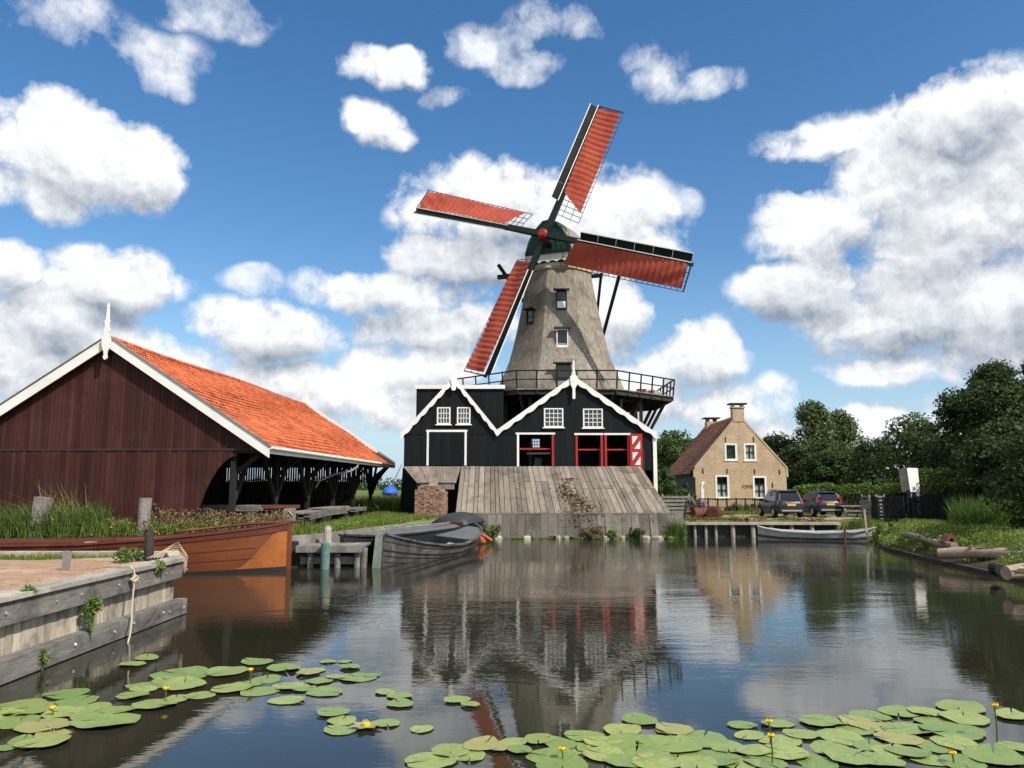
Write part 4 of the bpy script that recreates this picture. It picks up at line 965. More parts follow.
# cap and rotor
yaw, tilt, roll = R(20.84), R(13.12), R(71.23); HUB = Vector((2.40, 58.5, 21.76)); RL = 11.79
n = Vector((-math.sin(yaw)*math.cos(tilt), -math.cos(yaw)*math.cos(tilt), math.sin(tilt))); rr_ = Vector((math.cos(yaw), -math.sin(yaw), 0)); uu = rr_.cross(-n).normalized()*1
uu = uu if uu.z > 0 else -uu
fw = Vector((-math.sin(yaw), -math.cos(yaw), 0)); CC = Vector((CX, CY, 0))
def capp(f, s, z): return CC+fw*f+rr_*s+Vector((0, 0, z))
sect = [(1, 0), (1.0, .26), (.86, .52), (.60, .78), (.24, .985), (0, 1.0), (-.24, .985), (-.60, .78), (-.86, .52), (-1.0, .26), (-1, 0)]
rings = []
for f, w_, z0, h in ((2.55, 1.75, 20.15, 3.15), (1.8, 2.15, 20.1, 3.35), (.6, 2.6, 20.1, 3.45), (-.8, 2.6, 20.1, 3.3), (-2.2, 2.1, 20.15, 2.7), (-3.2, 1.25, 20.3, 1.8), (-3.7, .5, 20.5, 1.0)):
    rings.append([capp(f, a*w_, z0+b*h) for a, b in sect])
cap = MB().loft(rings).build('cap', M['thatch'], wm, True); mod = cap.modifiers.new('s', 'EDGE_SPLIT'); mod.split_angle = R(50)
w_, z0, h = 1.72, 20.2, 3.05
fp = [capp(2.57, a*w_, z0+b*h) for a, b in sect]; cf = MB().prism(fp, fw*.08).build('cap_front', M['cap_green'], wm)
mb = MB()
outer = [capp(2.56, a*1.84, 20.13+b*3.2) for a, b in sect]; inn = [capp(2.56, a*1.70, 20.2+b*2.98) for a, b in sect]
for i in range(len(sect)-1): mb.add([outer[i], outer[i+1], inn[i+1], inn[i]]+[p+fw*.16 for p in (outer[i], outer[i+1], inn[i+1], inn[i])], [(4, 5, 6, 7), (0, 1, 5, 4), (3, 7, 6, 2)])
mb.build('cap_edge_trim', M['cap_green'], wm)
mb = MB()
for i in range(9): mb.bar(capp(2.7, -1.5+i*.375, 20.5), capp(2.7, -1.5+i*.375, 22.6-abs(-1.5+i*.375)*1.0), .03, .03)
mb.build('front_battens', M['green_black'], wm)
# beard: scalloped white board with dark hole line
nn = 40; up = []; lo = []
for i in range(nn+1):
    s = -1.75+3.5*i/nn; up.append(capp(2.78, s, 20.62)); lo.append(capp(2.78, s, 19.98+.16*abs(math.cos(math.pi*i/nn*5))-.05))
mb = MB()
for i in range(nn): mb.add([up[i], up[i+1], lo[i+1], lo[i]]+[p-fw*.06 for p in (up[i], up[i+1], lo[i+1], lo[i])], [(0, 1, 2, 3), (7, 6, 5, 4), (3, 2, 6, 7), (0, 4, 5, 1)])
mb.build('scalloped_board', M['white'], wm)
MB().bar(capp(2.86, -1.8, 20.72), capp(2.86, 1.8, 20.72), .16, .22).build('cap_beam', M['green_black'], wm)
MB().bar(capp(2.5, -1.95, 20.15), capp(2.5, 1.95, 20.15), .3, .3).build('cap_beam', M['green_black'], wm)
# tail beams and braces
zb_ = 20.0
MB().bar(capp(-.2, -5.3, zb_), capp(-.2, 5.3, zb_), .3, .34).build('tail_beam', M['green_black'], wm)
MB().bar(capp(-3.0, -2.8, zb_+.1), capp(-3.0, 2.8, zb_+.1), .26, .28).build('tail_beam', M['green_black'], wm)
te = capp(-8.4, 0, ZS+1.2)
MB().bar(capp(-2.5, 0, 20.6), te, .3, .34).build('tail_pole', M['green_black'], wm)
for s in (-1, 1):
    e = capp(-.2, s*5.15, zb_+.9 if s < 0 else zb_+.25); MB().bar(e+(e-te).normalized()*.2, capp(-7.6, s*.3, ZS+2.0), .22).build('tail_brace', M['green_black'], wm)
    MB().bar(capp(-3.0, s*2.7, zb_+.3), capp(-8.0, s*.15, ZS+1.6), .2).build('tail_brace', M['green_black'], wm)
# windshaft head
MB().tube([HUB-n*2.4, HUB-n*.5], .42, 12).build('windshaft', M['green_black'], wm, True)
hd = MB().tube([HUB-n*.55, HUB-n*.4, HUB+n*.35, HUB+n*.5], [.28, .4, .4, .26], 12).build('windshaft_head', M['hub_red'], wm)
stocks = []
for si, (a0, offn) in enumerate(((roll, -.17), (roll-math.pi/2, .17))):
    d = rr_*math.cos(a0)+uu*math.sin(a0); c = HUB+n*offn; sdv = d.cross(n)
    so = MB().bar(c, c+d*RL, .44, .4, up=n, w2=.24, h2=.2).bar(c, c-d*RL, .44, .4, up=n, w2=.24, h2=.2).build('stock', M['green_black'], wm)
    for sg in (1, -1):
        dd = d*sg; ang_i, ang_o = R(27), R(13)
        tr = dd.cross(n).normalized()             # direction of the cloth side
        which = {(0, 1): 'up', (0, -1): 'down', (1, 1): 'right', (1, -1): 'left'}[(si, sg)]
        if (uu*math.sin(a0)*0+dd).length and False: pass
        def q(r, wv, lift=0.):
            f = (r-2)/(RL-2); a_ = ang_i+(ang_o-ang_i)*f; cd = tr*math.cos(a_)-n*math.sin(a_); nd = n*math.cos(a_)+tr*math.sin(a_)
            return c+dd*r+cd*wv+nd*(lift+.16)
        WT = 2.0
        lat = MB(); r = 2.0
        while r < RL-.02: lat.bar(q(r, .1), q(r, WT), .035, .045); r += .44
        lat.bar(q(RL-.05, .0), q(RL-.05, WT), .05, .05)
        for wv in (.65, 1.3, WT):
            for i in range(8): lat.bar(q(2.0+(RL-2.05)*i/8, wv, -.01), q(2.0+(RL-2.05)*(i+1)/8, wv, -.01), .04, .045)
        lt_ = lat.build('sail_lattice', M['lath'], wm)
        r_in0, r_in1 = {'up': (3.9, 2.7), 'left': (3.5, 2.4), 'right': (2.9, 2.2), 'down': (2.3, 2.1)}[which]
        nu, nv = 84, 10; rows = []
        for i in range(nu+1):
            row = []
            for j in range(nv+1):
                wv = .03+(WT-.2)*j/nv; ri_ = r_in0+(r_in1-r_in0)*(j/nv)**1.0; r = ri_+(RL-.25-ri_)*i/nu
                row.append(q(r, wv, .05+.075*abs(math.sin(math.pi*r/.44))+.05*math.sin(r*.8+j*.5+si*3+sg)+(.035*math.sin((r*1.0+(wv if sg > 0 else -wv)*1.6)*4.2+si)*max(0, math.sin(r*.55+si*1.3)) if si == 1 else 0)))
            rows.append(row)
        MB().loft(rows, close=False, caps=False).build('sail_cloth', M['sail'], lt_, True)
        bd = MB(); r = 3.1; nb = 6; Lb = (RL-.15-3.1)/nb
        for k in range(nb):
            ra, rb = 3.1+k*Lb+.012, 3.1+(k+1)*Lb-.012
            vs = [q(ra, -.18, -.06), q(rb, -.18, -.06), q(rb, -.70, .12), q(ra, -.70, .12)]; nv_ = n*.04; vs += [v-nv_ for v in vs]
            bd.add(vs, [(0, 1, 2, 3), (7, 6, 5, 4), (0, 4, 5, 1), (1, 5, 6, 2), (2, 6, 7, 3), (3, 7, 4, 0)])
        bo = bd.build('leading_board', M['sail_board'], lt_)
        MB().bar(q(3.1, -.72, .12), q(RL-.12, -.72, .12), .035, .06).build('edge_strip', M['white'], bo)
        MB().bar(q(3.0, -.12, .14), q(RL-.05, -.08, .10), .06, .06).build('white_batten', M['white'], lt_)

# ------------------------------------------------------------------ brick house
YH = 66.0; hb_ = .95
hx0, hx1 = at(695.5, 480, YH).x, at(786.5, 480, YH).x; hxc = at(738.5, 420, YH).x
hze = at(740, 468, YH).z; hza = at(738.5, 415.5, YH).z
hs = thing('brick_house', 'yellow brown brick house with steep brown tiled roof and two chimneys', 'house', (hxc, YH, hb_))
hole = {k: rect(*v, YH) for k, v in {'u1': (724.8, 443.8, 736.8, 460), 'u2': (744, 443.8, 756, 460.3), 'g1': (715.5, 475.5, 729, 498), 'g2': (753, 476.5, 766.5, 498.5)}.items()}
def htop(x): return hze+(hza-hze)*((x-hx0)/(hxc-hx0) if x < hxc else (hx1-x)/(hx1-hxc))
wall_cells(MB(), list(hole.values()), hx0, hx1, .7, htop, YH, .3, 30, (hxc,)).build('front_wall', M['brick'], hs)
DH = 12.5
sk = .3
def sh(p, y): return (p[0]+sk*(y-YH)/DH, p[1], p[2])
MB().prism([(hx0, YH+.3, .7), (hx0+sk, YH+DH, .7), (hx0+sk, YH+DH, hze-.1), (hx0, YH+.3, hze-.1)], (.25, 0, 0)).build('side_wall', M['black_board'], hs)  # left wall's shade put into its colour: black board material instead of brick
MB().prism([(hx1, YH+.3, .7), (hx1+sk, YH+DH, .7), (hx1+sk, YH+DH, hze-.1), (hx1, YH+.3, hze-.1)], (-.25, 0, 0)).build('side_wall', M['brick'], hs)
wall_cells(MB(), [], hx0+sk, hx1+sk, .7, lambda x: htop(x-sk), YH+DH, .25, 30, (hxc+sk,)).build('rear_wall', M['brick'], hs)
for s, xe in ((-1, hx0-.45), (1, hx1+.3)):
    sl = (hza-hze)/((hxc-hx0) if s < 0 else (hx1-hxc)); ze = hza-abs(xe-hxc)*sl; V = []; Fc = []
    rows_, cols_ = 24, 52
    for r in range(rows_):
        for c in range(cols_):
            y0 = YH+.18+(DH)*c/cols_; y1 = YH+.18+DH*(c+1.03)/cols_; o = len(V); j = random.uniform(0, .02)
            for (f, dz) in ((r/rows_, .05), ((r+1.15)/rows_, .10)):
                for yy, dd_ in ((y0, 0), ((y0+y1)/2, .03), (y1, .0)):
                    V.append((hxc+(xe-hxc)*f+sk*(yy-YH)/DH, yy, hza+(ze-hza)*f+dz+dd_+j))
            Fc += [(o, o+1, o+4, o+3), (o+1, o+2, o+5, o+4)]
    Mi = ROOTM[hs.name]; V = [Mi @ Vector(v) for v in V]
    npmesh('roof', np.array([tuple(v) for v in V]), np.array(Fc), M['house_tile'], hs)
    MB().prism([(hxc, YH+.15, hza-.05), (xe, YH+.15, ze-.05), (xe, YH+.15, ze+.03), (hxc, YH+.15, hza+.03)], (sk, DH, 0)).build('roof_boarding', M['dark_wood'], hs)
    # brick coping of the front gable
    xg = hx0-.05 if s < 0 else hx1+.15
    MB().prism([(hxc, YH-.03, hza+.18), (xg, YH-.03, htop(hx0)+.12 if s < 0 else hze+.05), (xg, YH-.03, hze-.15), (hxc, YH-.03, hza-.02)], (0, .3, 0)).build('gable_coping', M['brick'], hs)
MB().bb((hx0-.16, YH-.02, hze-.75), (hx0-.002, YH+.3, hze-.1)).build('kneeler', M['brick'], hs)
MB().bb((hx1+.002, YH-.02, hze-.75), (hx1+.16, YH+.3, hze-.0)).build('kneeler', M['brick'], hs)
ch = MB().bb((hxc-.48, YH-.05, hza-.5), (hxc+.48, YH+.6, hza+.62)).build('chimney', M['brick'], hs)
MB().bb((hxc-.56, YH-.12, hza+.62), (hxc+.56, YH+.67, hza+.72)).build('chimney_band', M['brick'], ch)
for x in (-.38, .38): MB().bb((hxc+x-.1, YH+.0, hza+.72), (hxc+x+.1, YH+.55, hza+.92)).build('cap_block', M['white'], ch)
MB().bb((hxc-.72, YH-.25, hza+.92), (hxc+.72, YH+.8, hza+1.03)).build('chimney_slab', M['dark_wood'], ch)
c2 = at(711, 421, 76.5)
ch = MB().bb((c2.x-.5, 76, c2.z-1.2), (c2.x+.5, 77, c2.z-.1)).build('chimney', M['brick'], hs)
for x in (-.35, .35): MB().bb((c2.x+x-.1, 76.1, c2.z-.1), (c2.x+x+.1, 76.9, c2.z+.2)).build('cap_block', M['grey_wood'], ch)
MB().bb((c2.x-.75, 75.8, c2.z+.2), (c2.x+.75, 77.2, c2.z+.3)).build('chimney_slab', M['dark_wood'], ch)
for k in hole:
    wdw = sash(hs, hole[k], YH+.06, 2 if k != 'u1' else 1, 2 if k[0] == 'u' else 3, .15, .06, barmat='green_black', glass='glass', proud=.09)
    x0, z0, x1, z1 = hole[k]
    if k != 'u1':
        zt = z1-.15 if k[0] == 'u' else z0+(z1-z0)*.62
        for s in (0, 1):
            xa = x0+.15 if s == 0 else x1-.15-(x1-x0)*.3; V = MB()
            for i in range(5): V.bb((xa+i*(x1-x0)*.06, YH+.115+.02*(i % 2), z0+.1), (xa+(i+1)*(x1-x0)*.06, YH+.125+.02*(i % 2), zt))
            V.build('curtain', M['curtain'], wdw)
    else:
        MB().bb((x0+.1, YH+.2, z0+.1), (x1-.1, YH+.22, z1-.1)).build('shutter', M['boat_green'], wdw)
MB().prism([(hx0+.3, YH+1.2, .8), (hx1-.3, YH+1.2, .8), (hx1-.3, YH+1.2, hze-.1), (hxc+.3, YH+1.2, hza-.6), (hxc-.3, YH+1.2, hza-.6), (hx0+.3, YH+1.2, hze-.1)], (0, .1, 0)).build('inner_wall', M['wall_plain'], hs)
for px, py in ((738.8, 420), (725.5, 439.5), (753.5, 439.5), (703, 471), (727, 471), (754.5, 471.5), (779.5, 472), (772.5, 485)):
    p = at(px, py, YH); MB().bb((p.x-.035, YH-.04, p.z-.2), (p.x+.035, YH-.001, p.z+.2)).build('wall_anchor', M['car_dark'], hs)
mb = MB()      # red lettering, illegible strokes at this distance
zl, zh = at(740, 488.5, YH).z, at(740, 485, YH).z
for x0_, x1_, a, b in ((742.2, 742.9, 0, 1), (742.9, 743.9, .82, 1), (742.9, 743.7, .42, .58), (744.6, 745.9, .8, 1), (745.0, 745.6, -.25, 1), (746.5, 747.1, 0, 1), (747.1, 748.0, .8, 1), (747.1, 748, .4, .58), (748.5, 749.1, 0, .9), (749.1, 749.9, .8, 1), (749.9, 750.4, .1, 1), (751.2, 752.2, 0, 1.08)):
    mb.bb((at(x0_, 486, YH).x, YH-.025, zl+(zh-zl)*a), (at(x1_, 486, YH).x, YH-.002, zl+(zh-zl)*b))
mb.build('red_lettering', M['hub_red'], hs)
p = at(702.5, 497, 65.2); pmp = thing('garden_post', 'white post with curved top beside the left corner of the brick house', 'post', (p.x, 65.2, .9), world=False)
o = MB().bb((-.12, -.1, 0), (.12, .1, 1.9)).build('shaft', M['white']); o.parent = pmp
o = MB().tube([(-.1, 0, 1.9), (.0, 0, 2.25), (.18, 0, 2.45)], [.1, .12, .08], 8).build('spout', M['white']); o.parent = pmp
# low railing of the front garden
gr = thing('garden_railing', 'low rusty rail fence along the grass before the brick house', 'fence', (17, 61, .9))
xa, xb = at(699, 500, 61).x, at(764, 500, 61).x; zr = at(700, 499, 61).z
MB().bar((xa, 61, zr), (xb, 61, zr), .07, .1).build('top_rail', M['dark_wood'], gr)
MB().bar((xa, 61, zr-.62), (xb, 61, zr-.62), .05, .06).build('lower_rail', M['dark_wood'], gr)
for k in range(8): MB().bb((xa+k*(xb-xa)/7-.05, 60.95, .85), (xa+k*(xb-xa)/7+.05, 61.05, zr+.08)).build('post', M['dark_wood'], gr)
mb = MB()
for k in range(40): mb.bb((xa+k*(xb-xa)/39-.012, 60.985, .95), (xa+k*(xb-xa)/39+.012, 61.01, zr))
mb.build('bars', M['dark_wood'], gr)
# slatted gate and rusty drums between ramp and quay
sg_ = thing('slatted_gate', 'grey horizontal slat gate between the ramp and the garden', 'gate', at(678, 512, 51.5))
g0, g1 = at(668, 516, 51.5), at(690, 516, 51.5)
for k in range(6): MB().bb((g0.x-.4, 51.5, 1.05+.235*k), (g1.x, 51.56, 1.05+.235*k+.15)).build('slat', M['grey_wood'], sg_)
for x in (g0.x-.3, g1.x): MB().bb((x-.07, 51.57, .85), (x+.07, 51.7, 2.5)).build('post', M['grey_wood'], sg_)
MB().bar((g1.x+.1, 51.6, 2.3), (g1.x+.75, 51.2, .95), .1, .14).build('stay', M['grey_wood'], sg_)
dm = at(708, 519, 50.0)
def drum(loc, rz, L, rad, label):
    t = thing('drum', label, 'drum', loc, rz, 'rusty drums on the quay', world=False)
    o = MB().tube([(-L/2, 0, rad), (-L/2+.02, 0, rad), (L/2-.02, 0, rad), (L/2, 0, rad)], [rad*.9, rad, rad, rad*.9], 18).build('shell', M['iron_rust'], None, False); o.parent = t
    for x in (-L/2+.06, 0, L/2-.06):
        r_ = MB().tube([(x-.03, 0, rad), (x+.03, 0, rad)], rad+.03, 18).build('hoop', M['iron_rust']); r_.parent = t
    return t
drum((at(702, 516, 50.4).x, 50.4, .95), R(14), 1.3, .36, 'longer rusty red drum lying beside the slatted gate')
drum((at(714.5, 519, 49.6).x, 49.6, .95), R(60), .7, .4, 'shorter rusty drum showing its round end toward the yard')
trs = thing('trestle', 'dark folded trestle leaning between the gate and the rusty drums', 'trestle', (at(689, 517, 50.6).x, 50.6, .95), world=False)
for s in (-1, 1):
    o = MB().bar((.3*s, 0, 0), (.05*s, .25, 1.15), .1, .12).build('leg', M['dark_wood']); o.parent = trs
for z in (.35, .8):
    o = MB().bar((-.3, .1, z), (.3, .1, z), .08, .14).build('rung', M['dark_wood']); o.parent = trs

# far quay
fq_ = thing('far_quay', 'low timber quay with pale piles in front of the yard', 'quay', (14.5, 48, 0))
MB().bb((9.9, 47.95, .72), (19.4, 48.5, .86)).build('edge_plank', M['quay_top'], fq_)
MB().bb((9.9, 48.36, -.8), (19.4, 48.44, .715)).build('backing_boards', M['boat_black'], fq_)
for x in (10.25, 10.85, 11.5, 12.1, 13.1, 14.3, 15.4, 16.6, 17.8): MB().tube([(x, 48.2, -.9), (x, 48.2, .715)], .09 if x < 12.8 else .14, 8).build('pile', M['quay_top'], fq_)
o = MB().tube([(0, 0, -.1), (0, 0, .2), (0, 0, .26)], [.06, .06, .09], 8).build('bollard', M['car_dark']); o.location = (14.0, 48.25, .86); tag(o, 'small black bollard on the edge of the far quay', 'bollard')

# ------------------------------------------------------------------ cars
def make_car(label, paint, loc, L=4.4, Wd=1.82, H=1.66, rails=True, lamp_high=False):
    t = thing('car', label, 'car', loc, 0, None, world=False)
    hw = Wd/2
    def put(mb, name, mat, par=None, smooth=False, split=None):
        o = mb.build(name, mat, None, smooth); o.parent = par or t
        if split: md = o.modifiers.new('s', 'EDGE_SPLIT'); md.split_angle = R(split)
        return o
    sec = lambda y, wl, wm_, wt, z0, zm, zt: [(-wl, y, z0), (-wm_, y, zm-.18), (-wm_, y, zm+.06), (-wt, y, zt-.05), (-wt+.1, y, zt), (wt-.1, y, zt), (wt, y, zt-.05), (wm_, y, zm+.06), (wm_, y, zm-.18), (wl, y, z0)]
    rg = [sec(-L/2, hw*.78, hw*.84, hw*.78, .42, .62, .92), sec(-L/2+.08, hw*.86, hw*.93, hw*.85, .34, .64, 1.02), sec(-L/2+.45, hw*.9, hw*1.0, hw*.92, .28, .68, 1.04), sec(-L/2+1.3, hw*.92, hw, hw*.93, .25, .68, 1.03), sec(.4, hw*.92, hw, hw*.93, .25, .68, 1.0), sec(1.1, hw*.92, hw, hw*.92, .25, .66, .98), sec(1.75, hw*.88, hw*.95, hw*.85, .28, .62, .9), sec(L/2-.05, hw*.75, hw*.8, hw*.7, .35, .56, .76), sec(L/2, hw*.66, hw*.7, hw*.62, .42, .54, .68)]
    put(MB().loft(rg), 'body', paint, None, True, 35)
    gsec = lambda y0, y1, w0, w1, z0, z1: [(-w0, y0, z0), (-w1, y1, z1-.06), (-w1+.14, y1, z1), (w1-.14, y1, z1), (w1, y1, z1-.06), (w0, y0, z0)]
    z0 = 1.0; rT = hw*.74; rB = hw*.9
    gh = [gsec(-L/2+.12, -L/2+.42, rB*.93, rT*.93, z0, H-.05), gsec(-L/2+.5, -L/2+.7, rB, rT, z0, H), gsec(-.3, -.3, rB, rT+.02, z0, H+.02), gsec(.75, .3, rB, rT, z0-.02, H-.03), gsec(1.15, .55, rB*.95, rT*.95, z0-.04, H-.1)]
    put(MB().loft(gh), 'cabin', paint, None, True, 30)
    # glazing, just proud of the cabin
    def quad(p, th): return MB().prism(p, th)
    a = Vector((0, -L/2+.12, z0)); b = Vector((0, -L/2+.42, H-.05)); d_ = b-a
    P = lambda f, w_: (w_, a.y+d_.y*f-.012, a.z+d_.z*f)
    wr = lambda f: (rB*.93+(rT*.93-rB*.93)*f)-.1
    put(quad([P(.1, -wr(.1)), P(.1, wr(.1)), P(.86, wr(.86)), P(.86, -wr(.86))], (0, .012, .004)), 'rear_window', M['car_glass'])
    put(MB().bar((-wr(.1)*.4, a.y+d_.y*.2-.03, a.z+d_.z*.2), (wr(.1)*.5, a.y+d_.y*.12-.03, a.z+d_.z*.12), .02, .03), 'wiper', M['car_dark'])
    put(MB().bb((-rT*.8, -L/2+.28, H-.06), (rT*.8, -L/2+.56, H-.02)), 'spoiler', paint)
    for s in (-1, 1):
        sd = lambda y, f: (s*(rB+(rT-rB)*f+.012), y, z0+(H-.06-z0)*f)
        for ya, yb, yc, yd in ((-L/2+.62, -.42, -.42, -L/2+.85), (-.34, .62, .28, -.34)):
            put(quad([sd(ya, .1), sd(yb, .1), sd(yc, .9), sd(yd, .9)], (-s*.01, 0, 0)), 'side_window', M['car_glass'])
        put(MB().bb((s*hw*.92, .72, 1.0), (s*(hw+.16), .88, 1.16)), 'mirror', M['car_dark'])
        if rails: put(MB().tube([(s*(rT-.06), -1.6, H-.03), (s*(rT-.06), -1.4, H+.05), (s*(rT-.06), .2, H+.05), (s*(rT-.06), .35, H-.03)], .022, 6), 'roof_rail', M['chrome'])
        for yy in (-L/2+.85, L/2-.85):
            wh = put(MB().tube([(s*(hw-.22), yy, .34), (s*(hw-.2), yy, .34), (s*(hw-.0), yy, .34), (s*(hw+.02), yy, .34)], [.3, .34, .34, .3], 20), 'wheel', M['tyre'])
            put(MB().tube([(s*(hw+.0), yy, .34), (s*(hw+.03), yy, .34)], [.22, .2], 14), 'rim', M['chrome'], wh)
            pts = [(s*(hw-.012), yy+.42*math.cos(q_), .34+.42*math.sin(q_)) for q_ in np.linspace(0, math.pi, 11)]
            put(MB().tube(pts, .045, 6), 'wheel_arch', M['car_dark'])
        zl_ = (.92, 1.32) if lamp_high else (.8, 1.1)
        put(MB().prism([(s*(hw*.93), -L/2+.12, zl_[0]), (s*(hw*.62), -L/2-.02, zl_[0]+.02), (s*(hw*.66), -L/2-.0, zl_[1]-.06), (s*(hw*.88), -L/2+.16, zl_[1])], (0, .1, 0)), 'tail_light', M['lens_red'])
    put(MB().bb((-hw*.86, -L/2-.06, .36), (hw*.86, -L/2+.12, .56)), 'bumper', M['car_dark'])
    put(MB().bb((-hw*.7, -L/2-.075, .42), (hw*.7, -L/2-.058, .52)), 'bumper_trim', M['chrome'])
    put(MB().bb((-.27, -L/2-.03, .76), (.27, -L/2-.005, .88)), 'number_plate', M['plate'])
    put(MB().bb((-.35, -L/2-.025, .9), (.35, -L/2+.02, .945)), 'boot_trim', M['chrome'])
    return t
make_car('black blue estate car with roof rails parked nearer the brick house', M['car_black'], (at(789, 516, 51.5).x-.05, 53.0, 1.0), H=1.72)
make_car('dark blue hatchback parked right of the other car near the hedge', M['car_blue'], (at(828, 516, 53).x, 54.6, 1.0), L=4.3, H=1.62, rails=False, lamp_high=True)

# ------------------------------------------------------------------ right bank furniture
# picket fence with gate
pf = thing('picket_fence', 'black vertical picket fence on the right bank below the white board', 'fence', (19, 45, .9))
f0, f1 = (at(877, 500, 46).x, 46.4), (at(945, 500, 45).x, 44.8)
def lerp2(t): return f0[0]+(f1[0]-f0[0])*t, f0[1]+(f1[1]-f0[1])*t
mb = MB(); nP = 34
for k in range(nP+1):
    x, y = lerp2(k/nP); h_ = 1.45+(.3*max(0, (k/nP-.55)/.45))+random.uniform(-.04, .04)
    if k not in (3, 4, 15, 17): mb.bb((x-.048, y-.02, .85), (x+.048, y+.02, .95+h_))
mb.build('pickets', M['black_board'], pf)
for z in (1.25, 2.05): MB().bar((f0[0], f0[1]+.06, z), (f1[0], f1[1]+.06, z+.1), .06, .12).build('rail', M['black_board'], pf)
for t in (0, .5, 1): x, y = lerp2(t); MB().bb((x-.09, y+.03, .8), (x+.09, y+.2, 2.6+.3*t)).build('post', M['black_board'], pf)
gt = thing('gate', 'black picket gate with open gaps right of the white board', 'gate', (21.5, 44.5, .9))
mb = MB(); x0_ = f1[0]+.15; y0_ = 44.6
for k in range(7): mb.bb((x0_+k*.17, y0_, .95), (x0_+k*.17+.08, y0_+.04, 2.75))
mb.build('pickets', M['black_board'], gt)
for z in (1.3, 2.4): MB().bb((x0_-.05, y0_+.045, z), (x0_+1.2, y0_+.1, z+.1)).build('rail', M['black_board'], gt)
MB().bb((x0_+1.25, y0_-.1, .85), (x0_+1.5, y0_+.15, 3.0)).build('post', M['black_board'], gt)
# white board on posts
ib = thing('information_board', 'white two sided board on white legs behind the black fence', 'sign', (at(911, 520, 47).x, 47, .9))
a, b = at(906.5, 468, 47), at(921.5, 492, 47)
MB().prism([(a.x, 46.95, a.z), (b.x-.06, 47.15, a.z), (b.x, 47.15, b.z), (a.x+.12, 46.95, b.z)], (0, .06, 0)).build('panel', M['white'], ib)
MB().prism([(a.x-.03, 46.97, a.z), (a.x-.27, 47.4, a.z-.06), (a.x-.16, 47.4, b.z), (a.x+.07, 46.97, b.z)], (0, .04, 0)).build('side_panel', M['quay_top'], ib)
for x in (a.x+.2, b.x-.15): MB().bar((x, 47.12, .85), (x, 47.15, b.z+.1), .14, .1).build('leg', M['white'], ib)
# picnic table and crate
pc = thing('picnic_table', 'weathered grey picnic table on the grass behind the pale boat', 'table', (at(856, 520, 52).x, 52.5, .95), R(8), world=False)
for nm, mbx in (('table_top', MB().bb((-1.0, -.4, .74), (1.0, .4, .8))), ('bench', MB().bb((-1.0, -.95, .44), (1.0, -.68, .5))), ('bench', MB().bb((-1.0, .68, .44), (1.0, .95, .5)))):
    o = mbx.build(nm, M['grey_wood']); o.parent = pc
for x in (-.7, .7):
    for s in (-1, 1):
        o = MB().bar((x, .7*s, 0), (x, .2*s, .74), .09, .06).build('leg', M['grey_wood']); o.parent = pc
    o = MB().bar((x+.06, -.85, .41), (x+.06, .85, .41), .05, .09).build('brace', M['grey_wood']); o.parent = pc
pl = thing('pallet_box', 'stacked wooden pallet box at the left end of the black fence', 'crate', (at(874, 520, 49).x, 49, .95), R(5), world=False)
for k in range(7):
    o = MB().bb((-.5, -.4, .02+.22*k), (.5, .4, .02+.22*k+.12)).build('slat', M['grey_wood']); o.parent = pl
for x in (-.46, .46):
    for y in (-.43, .43):
        o = MB().bb((x-.05, y-.03, 0), (x+.05, y+.03, 1.55)).build('upright', M['grey_wood']); o.parent = pl
# logs on the bank
def log(p, q_, r0, r1, label):
    p, q_ = Vector(p), Vector(q_); m_ = (p+q_)/2; pts = []; rs = []
    for i in range(9):
        t = i/8; pts.append(p.lerp(q_, t)+Vector((.06*math.sin(t*5+r0*40), .05*math.sin(t*8), .05*math.sin(t*7)-.06))-m_); rs.append((r0+(r1-r0)*t)*(1+.09*math.sin(t*19)+.07*math.sin(t*11+r1*50)))
    o = MB().tube(pts, rs, 14).build('log', M['log'], None, True); o.location = m_; md = o.modifiers.new('s', 'EDGE_SPLIT'); md.split_angle = R(50)
    for t in (.18, .47, .7):
        b0 = p.lerp(q_, t)-m_+Vector((0, -r0*.5, r0*.55)); s_ = MB().tube([b0, b0+Vector((.05, -.12, .16))], [.06, .035], 7).build('branch_stub', M['log']); s_.parent = o
    rg = random.Random(int(r0*1000)); bk_ = MB()
    for k in range(16):
        t = rg.uniform(.05, .9); a = rg.uniform(-.4, 2.6); c0 = p.lerp(q_, t)-m_; d_ = (q_-p).normalized(); sd_ = Vector((d_.y, -d_.x, 0)); rr2 = (r0+(r1-r0)*t)*1.05
        for i in range(5):
            w0, w1 = a+i*.12, a+(i+1)*.12; L_ = rg.uniform(.12, .4)
            q4 = [c0+d_*sx*L_+(sd_*math.cos(w)+Vector((0, 0, 1))*math.sin(w))*rr2+Vector((0, 0, -.04)) for sx, w in ((-1, w0), (1, w0), (1, w1), (-1, w1))]; bk_.add(q4, [(0, 1, 2, 3)])
    b_ = bk_.build('bark_patches', M['bark'], None, True); b_.parent = o
    return tag(o, label, 'log', 'logs along the right bank')
log(gnd(937, 552, .5), (20.5, 27.2, .75), .19, .25, 'long pale debarked log lying on the bank below the reeds')
log(gnd(1004, 571, .55), (19.5, 24.5, .55), .21, .24, 'thick pale log with dark cut end at the right edge')
log(gnd(905, 533, .75), gnd(955, 545, .75), .11, .14, 'thin grey log lying behind the reeds nearest the black fence')
rl = MB()
for a, b in (((19.3, 43.0), (17.85, 38.8)), ((17.85, 38.8), (16.9, 33)), ((16.9, 33), (15.9, 24)), ((15.9, 24), (15.2, 14))): rl.bar((*a, .02), (*b, .02), .22, .22)
o = rl.build('bank_edging', M['dark_wood']); tag(o, 'dark waterlogged beam edging the right bank', 'edging')
wh = MB()
